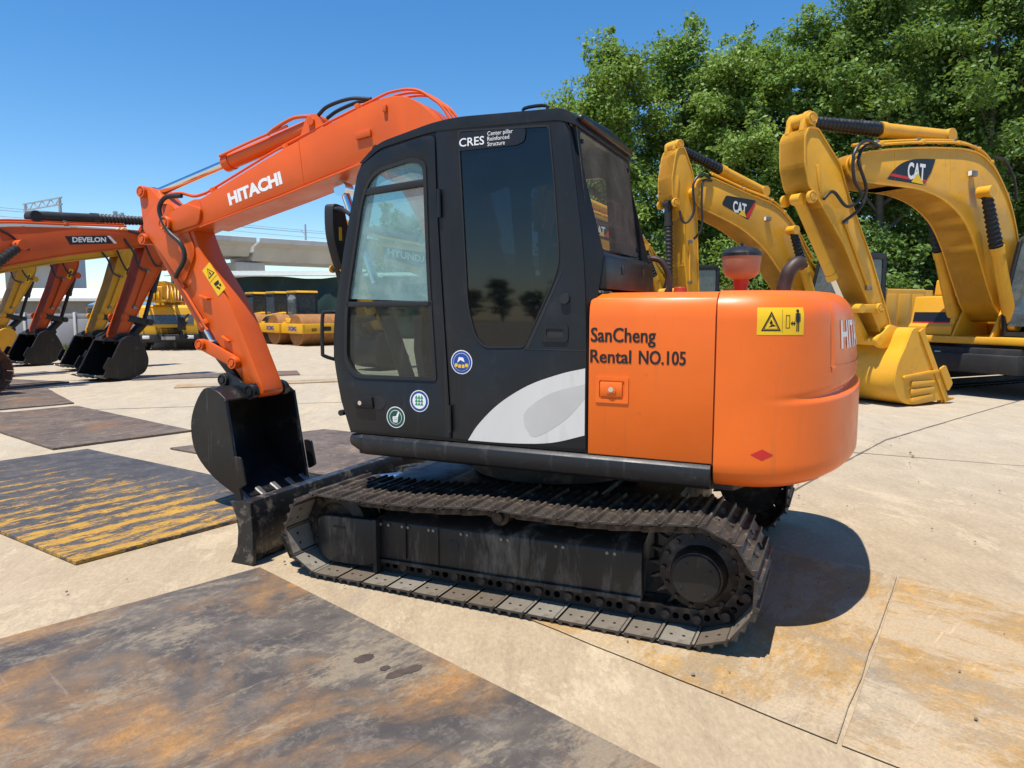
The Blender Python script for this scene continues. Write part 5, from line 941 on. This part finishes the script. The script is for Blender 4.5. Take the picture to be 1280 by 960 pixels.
cat1 = gen_exc((8.74, 13.55), math.atan2(-.43, -.9), YELLOW, 'nearest yellow excavator with a plastic wrapped arm cylinder and yellow bucket on the ground', P1, 1, 'yellow excavators at right', hx=-.55, uc=-1.55, logo=cat_logo1)[0]; G().box((.15, 0, .73), (.3, 1.9, .34), .03).out('front_beam', BLACKB, cat1); G().box((.306, -.55, .75), (.004, .12, .12)).out('tag_plate', WHITE, cat1)
# second yellow machine, arm hanging straight
P2 = dict(P1); P2.update(bw=.3, aw=.24, tbx=.5, cabf=.9,
    boom=[(-.62, 1.45), (-.30, 1.35), (.25, 1.55), (.86, 2.22), (1.64, 3.03), (2.37, 3.45), (3.0, 3.66), (3.60, 3.85), (3.74, 4.05), (3.72, 4.34), (3.60, 4.48), (3.23, 4.53), (2.26, 4.27), (1.4, 4.08), (1.0, 3.85), (.62, 3.51), (.27, 2.95), (-.2, 2.5), (-.7, 1.9)],
    br=[.1, .1, .2, .3, .4, .4, .4, .1, .08, .08, .1, .1, .4, .3, .3, .3, .3, .4, .2], pipe=[(0, 2.8), (.62, 3.52), (1.0, 3.86), (1.4, 4.1), (2.26, 4.3), (3.2, 4.56)],
    arm=[(4.30, 4.45), (4.22, 4.95), (4.15, 5.10), (3.98, 5.12), (3.78, 4.72), (3.64, 4.3), (3.58, 3.6), (3.45, 1.65), (3.50, 1.45), (3.62, 1.40), (3.74, 1.5), (3.90, 2.6), (3.95, 3.6), (4.10, 3.83), (4.28, 4.05)],
    ear=[(4.18, 5.05), (4.18, 5.22), (4.08, 5.30), (3.98, 5.24), (3.94, 5.05)], armribs=[[(4.12, 3.95), (4.17, 3.95), (4.17, 4.5), (4.12, 4.5)]],
    armpipe=[(3.78, 3.1), (3.78, 2.6), (3.76, 2.2)], hoses=[[(3.3, .3, 4.5), (3.62, .4, 4.55), (3.86, .42, 4.3), (3.82, .42, 3.75), (3.95, .36, 3.5), (4.05, .3, 3.55), (4.1, .28, 3.75)], [(3.25, .3, 4.45), (3.55, .38, 4.4), (3.62, .42, 4.0), (3.58, .4, 3.4), (3.72, .32, 3.15)]],
    pins=dict(tip=(3.74, 4.15), ac0=(1.45, 4.38), ac1=(4.07, 5.18), lc0=(.0, 1.32), lc1=(.98, 3.45), bc0=(4.20, 3.92), bc1=(4.10, 2.0), l0=(3.75, 1.85), l1=(3.95, 1.25)), acf=.5, bcf=.25, bcm=BLACKB, rodm2=RUBBER, bcb=RUBBER, lamp=(1.6, 3.7),
    bucket=[(3.4, 1.35), (3.6, 1.30), (3.85, 1.05), (4.05, .75), (4.08, .42), (3.95, .14), (3.6, .03), (3.0, .06), (2.65, .07)], bear=[(3.5, 1.05), (3.5, 1.5), (3.7, 1.5), (4.05, 1.3), (4.05, 1.05)], bribs=[])
def cat_logo2(boom, bw):
    f = lambda x, z, lv=0: Vector((x, bw+.004+lv*.002, z))
    decal('logo_panel', [(rnd([(2.95, 3.95), (2.83, 4.16), (1.93, 4.10), (2.14, 3.64)], .06), 0, 0), ([(1.98, 4.06), (1.95, 4.04), (2.12, 3.68), (2.26, 3.70)], 1, 1), ([(2.46, 3.76), (2.22, 3.70), (2.30, 3.88)], 2, 3)], f, [DECAL, SIGNR, SIGNY], boom)
    text_on('lettering', 'CAT', .34, lambda u, v: Vector((2.62-u, bw+.009, 3.82+v-.16*u)), WHITE, boom, .011, width=.40)
gen_exc((7.24, 18.05), math.atan2(-.43, -.9), YELLOW, 'middle yellow excavator with its arm hanging straight down behind the counterweight', P2, 1, 'yellow excavators at right', hx=-.55, logo=cat_logo2)
P3 = dict(P2); gen_exc((4.6, 22.7), math.atan2(-.43, -.9), YELLOW, 'farthest yellow excavator, mostly hidden behind the cab of the orange one', P3, 1, 'yellow excavators at right', hx=-.55, logo=cat_logo2)
# row on the left
PL = dict(bw=.24, aw=.19, foot=(1.32, 1.6), tbx=.9, cabf=1.3,
    boom=[(1.15, 1.55), (1.45, 1.40), (2.2, 1.78), (3.0, 2.2), (3.6, 2.42), (4.9, 2.74), (6.62, 3.04), (6.80, 3.10), (6.84, 3.26), (6.70, 3.40), (6.4, 3.42), (4.97, 3.34), (3.62, 3.24), (2.7, 2.98), (1.9, 2.52), (1.2, 1.85)], br=[.1, .1, .3, .4, .4, .4, .1, .06, .06, .06, .2, .4, .4, .4, .3, .1],
    pipe=[(1.9, 2.54), (2.7, 3.02), (3.62, 3.26), (4.97, 3.36), (6.3, 3.45)],
    arm=[(7.30, 3.45), (7.12, 3.70), (6.96, 3.72), (6.80, 3.42), (6.70, 3.0), (6.46, 2.3), (5.92, 1.06), (5.92, .93), (6.0, .88), (6.14, .95), (6.6, 1.75), (7.08, 2.52), (7.24, 2.9)], ear=[(7.1, 3.6), (7.08, 3.78), (6.98, 3.86), (6.86, 3.8), (6.82, 3.6)],
    armpipe=[(6.75, 2.5), (6.55, 2.05), (6.38, 1.65)], hoses=[[(6.3, .24, 3.4), (6.55, .32, 3.3), (6.72, .34, 2.9), (6.9, .3, 2.65), (7.08, .24, 2.62)], [(6.2, .24, 3.2), (6.35, .34, 2.9), (6.45, .34, 2.6), (6.7, .24, 2.5)]],
    pins=dict(tip=(6.70, 3.2), ac0=(4.4, 3.52), ac1=(6.98, 3.70), lc0=(1.95, 1.25), lc1=(3.9, 2.88), bc0=(7.18, 2.62), bc1=(6.72, 1.30), l0=(6.10, 1.42), l1=(6.36, .95)), acf=.52, acm=BLACKB, acb=RUBBER, lcf=.55, lcb=RUBBER, bcf=.45, bcm=BLACKB, rodm2=RUBBER, linkm=BLACKB,
    bkw=.5, tl=.2, bucket=[(5.80, .90), (6.0, 1.0), (6.22, .96), (6.40, .66), (6.45, .38), (6.30, .13), (5.85, .04), (5.36, .12)], bear=[(5.84, .8), (5.84, 1.02), (6.0, 1.06), (6.3, 1.06), (6.44, .98), (6.36, .8)], toothm=WORN)
hd_ = math.atan2(.87, .5)
def dev_logo(boom, bw):
    f = lambda x, z, lv=0: Vector((x, -bw-.004-lv*.002, z))
    decal('logo_panel', [([(4.88, 3.15), (5.78, 3.24), (5.93, 3.08), (4.98, 2.98)], 0, 0), ([(5.80, 3.24), (5.86, 3.245), (6.02, 3.09), (5.95, 3.083)], 1, 0)], f, [DECAL, WHITE], boom)
    text_on('lettering', 'DEVELON', .145, lambda u, v: Vector((5.03+u, -bw-.008, 3.04+v+.085*u)), WHITE, boom, .006, width=.74)
    G().tube([(3.6, -bw-.02, 3.18), (3.85, -bw-.03, 3.05), (4.0, -bw-.03, 2.85), (4.15, -bw-.02, 2.82)], .022, 8).out('hose', HOSE, boom)
def arm_sign(arm, aw):
    f = lambda u, v, lv=0: Vector((6.86+u*.36+v*.93*.4, -aw-.004-lv*.002, 2.55+u*.93-v*.36*.4))
    decal('warning_sign', [([(0, 0), (.3, 0), (.3, .3), (0, .3)], 0, 0), ([(.17, .05), (.17, .25), (.28, .15)], 1, 1), ([(.03, .08), (.03, .22), (.13, .18), (.12, .1)], 1, 1)], f, [SIGNY, BLACKT], arm)
for (x, y, pm, bm_, lab, lg) in ((-12.139, 11.419, ORANGE3, BUCKETM, 'nearest orange excavator at left with a lettered boom and black bucket', dev_logo), (-14.3, 14.25, YELLOW, BUCKETM, 'yellow excavator between the two orange ones at left, black bucket', None), (-16.85, 15.8, ORANGE3, BUCKETM, 'second orange excavator in the left row, black bucket', None), (-19.9, 18.5, YELLOW, YELLOW, 'farthest yellow excavator at the left edge with a yellow bucket', None)):
    o, b, a = gen_exc((x, y), hd_, pm, lab, PL, -1, 'excavators parked in a row at left', bm_=bm_, trackm=RUSTT, logo=lg, hx=1.1)
    if lg is None: arm_sign(a, PL['aw'])
def hy_logo(boom, bw):
    f = lambda x, z, lv=0: Vector((x, bw+.004+lv*.002, z)); decal('logo_panel', [([(4.1, 2.66), (4.1, 3.18), (5.9, 3.24), (5.9, 2.98)], 0, 0)], f, [DECAL], boom); text_on('lettering', 'HYUNDAI', .26, lambda u, v: Vector((5.75-u, bw+.008, 3.03+v-.10*u)), WHITE, boom, .008, width=1.5)
gen_exc((.2, 23.85), math.atan2(-.77, -.64), YELLOW, 'yellow excavator glimpsed through the cab windows with a dark lettered boom panel', PL, 1, 'excavators behind the cab', bm_=BUCKETM, logo=hy_logo, hx=1.1)

# ------------------------------------------------------------------ road rollers
DRUM = mat('drum_steel', (.34, .155, .05), .6, .2, var=.2, vs_=3)
def roller(loc, rz, label):
    o = root('road_roller', loc, rz, label, 'road roller', 'road rollers in front of the shed')
    G().lathe([(.3, -1.0), (.66, -1.0), (.70, -.97), (.70, .97), (.66, 1.0), (.3, 1.0)], (1.35, 0, .70), (0, 1, 0), 44).out('drum', DRUM, o)
    fr = G(); fr.prism(rnd([(2.25, .55), (2.30, .62), (2.30, .98), (.25, .98), (.25, .55)], .03), 1.03, 1.17, bev=.015); fr.prism(rnd([(2.25, .55), (2.30, .62), (2.30, .98), (.25, .98), (.25, .55)], .03), -1.17, -1.03, bev=.015); fr.box((2.2, 0, .77), (.22, 2.1, .42), .02); fr.box((.3, 0, .8), (.3, 2.1, .5), .02); f_ = fr.out('drum_frame', YELLOW2, o)
    for s in (1, -1):
        text_on('lettering', 'XCMG', .25, plane_f((1.75 if s > 0 else .95, s*1.172, .68), (-s, 0, 0), (0, 0, 1), (0, s, 0), .004), BLUE, f_, .012, width=.8)
        pass
    text_on('lettering', '555', .17, plane_f((2.312, -.75, .66), (0, 1, 0), (0, 0, 1), (1, 0, 0), .004), BLACKT, f_, .008); G().prism(rnd([(.2, .66), (.2, .86), (-.2, .86), (-.2, .66)], .04), 2.306, 2.316, ax='x').out('opening_shade_patch', DARKV, f_)  # flat dark patch paints the shade inside the beam's hole
    g = G(); g.prism(rnd([(-2.3, .75), (-.5, .7), (-.5, 1.5), (-2.2, 1.35)], .08), -.75, .75, bev=.05, seg=3); g.out('engine_hood', YELLOW2, o)
    g = G(); g.box((-.1, 0, .95), (1.0, 1.5, .5), .03); g.out('platform', YELLOW2, o)
    for s in (1, -1):
        w_ = G().lathe([(.25, -.24), (.6, -.24), (.66, -.16), (.66, .16), (.6, .24), (.25, .24)], (-1.45, s*.85, .66), (0, s, 0), 26).out('tyre', RUBBER, o); G().lathe([(.1, .2), (.34, .22), (.34, .16), (.1, .16)], (-1.45, s*.85, .66), (0, s, 0), 20).out('rim', YELLOW2, w_)
    c = G()
    for x in (-.5, .5):
        for y in (-.5, .5): c.bar((x, y, 1.1), (x*.93, y*.97, 2.33), .07, .07)
    for z in (1.2, 2.32):
        c.box((0, .495, z), (1.0, .06, .07)); c.box((0, -.495, z), (1.0, .06, .07)); c.box((.48, 0, z), (.06, 1.0, .07)); c.box((-.48, 0, z), (.06, 1.0, .07))
    cb = c.out('cab', CATDK, o); g = G(); g.box((.48, 0, 1.76), (.02, .92, 1.06)); g.out('windscreen', GLASS_BG, cb); g = G(); g.box((0, .49, 1.76), (.9, .02, 1.06)); g.out('side_pane', GLASS_BG, cb); g = G(); g.box((0, -.49, 1.76), (.9, .02, 1.06)); g.out('side_pane', GLASS_BG, cb); g = G(); g.box((-.48, 0, 1.76), (.02, .92, 1.06)); g.out('rear_pane', GLASS_BG, cb)
    G().prism(rnd([(-.5, 2.36), (.6, 2.36), (.54, 2.46), (-.45, 2.46)], .03), -.52, .52, bev=.03).out('cab_roof', YELLOW2, o); G().box((-.15, 0, 1.45), (.4, .4, .6), .08).out('seat', DARKV, cb)
rh = math.atan2(-.73, .68)
for x, y, lab in ((-9.75, 33.6, 'yellow road roller nearest the black cab, its drum frame fully visible'), (-11.2, 35.0, 'second yellow road roller from the cab, partly behind the first'), (-12.7, 36.4, 'third yellow road roller, seen between the orange arm and the others'), (-15.9, 36.9, 'farthest yellow road roller, its drum just left of the orange arm')): roller((x, y), rh, lab)

# ------------------------------------------------------------------ truck crane
tc = root('truck_crane', (-13.6, 28.6), math.atan2(-.95, .3), 'yellow truck crane with a lattice boom facing the yard at left', 'truck crane')
g = G(); g.prism(rnd([(0, .5), (0, 1.0), (-.12, 1.7), (-.3, 1.78), (-1.7, 1.78), (-1.7, .5)], .05), -1.05, 1.05, bev=.04, seg=2); cb = g.out('cab', YELLOW2, tc)
g = G(); g.prism([(.012, 1.02), (-.115, 1.62), (-.14, 1.62), (-.03, 1.02)], -.92, .92); g.out('windscreen', GLASS_BG, cb)
for s in (1, -1): G().prism(rnd([(-.15, 1.05), (-.24, 1.62), (-1.1, 1.62), (-1.1, 1.05)], .05), s*1.045, s*1.058).out('side_pane', GLASS_BG, cb)
g = G(); g.box((.1, 0, .48), (.22, 2.2, .32), .04); bp_ = g.out('bumper', BLACKB, tc)
for s in (1, -1): G().box((.2, s*.8, .52), (.04, .26, .14), .02).out('headlight', WHITE, bp_)
G().box((.215, 0, .48), (.01, .5, .13)).out('number_plate', mat('plate_grey', (.3, .3, .28), .6), bp_); g = G(); g.tube([(.0, 1.05, 1.55), (.25, 1.2, 1.5), (.25, 1.22, 1.15)], .025, 6); g.tube([(0, -1.05, 1.55), (.25, -1.2, 1.5), (.25, -1.22, 1.15)], .025, 6); g.out('mirrors', BLACKB, cb)
g = G(); g.box((-4.5, 0, .75), (9, 1.0, .35), .03); g.box((-5.4, 0, .98), (6.8, 2.1, .12), .02); g.out('chassis', BLACKB, tc)
for x in (-.7, -2.0, -6, -7.3):
    for s in (1, -1): w_ = G().lathe([(.2, -.14), (.44, -.14), (.48, -.1), (.48, .1), (.44, .14), (.2, .14)], (x, s*.95, .48), (0, s, 0), 22).out('wheel', RUBBER, tc); G().lathe([(.05, .12), (.25, .13), (.25, .1), (.05, .08)], (x, s*.95, .48), (0, s, 0), 16).out('rim', GALV, w_)
g = G(); g.box((-4.3, -.1, 1.5), (2.2, 1.7, .9), .06); g.box((-5.6, 0, 1.5), (.7, 2.0, .9), .06); g.out('turntable', YELLOW2, tc)
g = G(); g.prism(rnd([(-2.4, 1.0), (-2.3, 1.5), (-2.5, 2.2), (-3.6, 2.2), (-3.6, 1.0)], .05), .35, 1.05, bev=.03); oc = g.out('operator_cab', YELLOW2, tc); g = G(); g.prism([(-2.33, 1.2), (-2.28, 1.5), (-2.45, 2.1), (-2.49, 2.1), (-2.33, 1.5), (-2.36, 1.2)], .40, 1.0); g.out('pane', GLASS_BG, oc)
lb = G()
for y in (-.75, .05):
    for z in (1.95, 2.65): lb.bar((1.0, y, z), (-7.5, y, z), .07, .07)
for i in range(17):
    x = .9-i*.5
    for y in (-.75, .05): lb.bar((x, y, 1.95 if i % 2 else 2.65), (x-.5, y, 2.65 if i % 2 else 1.95), .05, .05)
    for z in (1.95, 2.65): lb.bar((x, -.75, z), (x-.5 if i % 2 else x, .05, z), .05, .05)
lb.out('lattice_boom', YELLOW2, tc); g = G(); g.prism(rnd([(.4, 1.88), (.4, 2.5), (-7, 2.7), (-7, 1.88)], .05), -.6, -.1, bev=.03); g.out('telescopic_boom', YELLOW2, tc)
for y in (-.35, -.2, .3): G().lathe([(.05, -.05), (.26, -.05), (.2, 0), (.26, .05), (.05, .05)], (.75, y, 2.1), (0, 1, 0), 20).out('sheave', YELLOW2, tc)
hk = G(); hk.box((.55, .55, 1.05), (.14, .3, .5), .03); hk.tube([(.55, .55, .8), (.55, .55, .6), (.55, .66, .48), (.55, .74, .58)], .045, 8); hk.tube([(.62, -.1, 2.1), (.56, .5, 1.3)], .012, 6, sm=False); hk.out('hook_block', BLACKB, tc)
for i in range(4): G().box((.58, .75-.04*i, 1.35-i*.16), (.05, .22, .07), 0, ('X', .8)).out('hazard_stripe', YELLOW2 if i % 2 else BLACKT, tc)
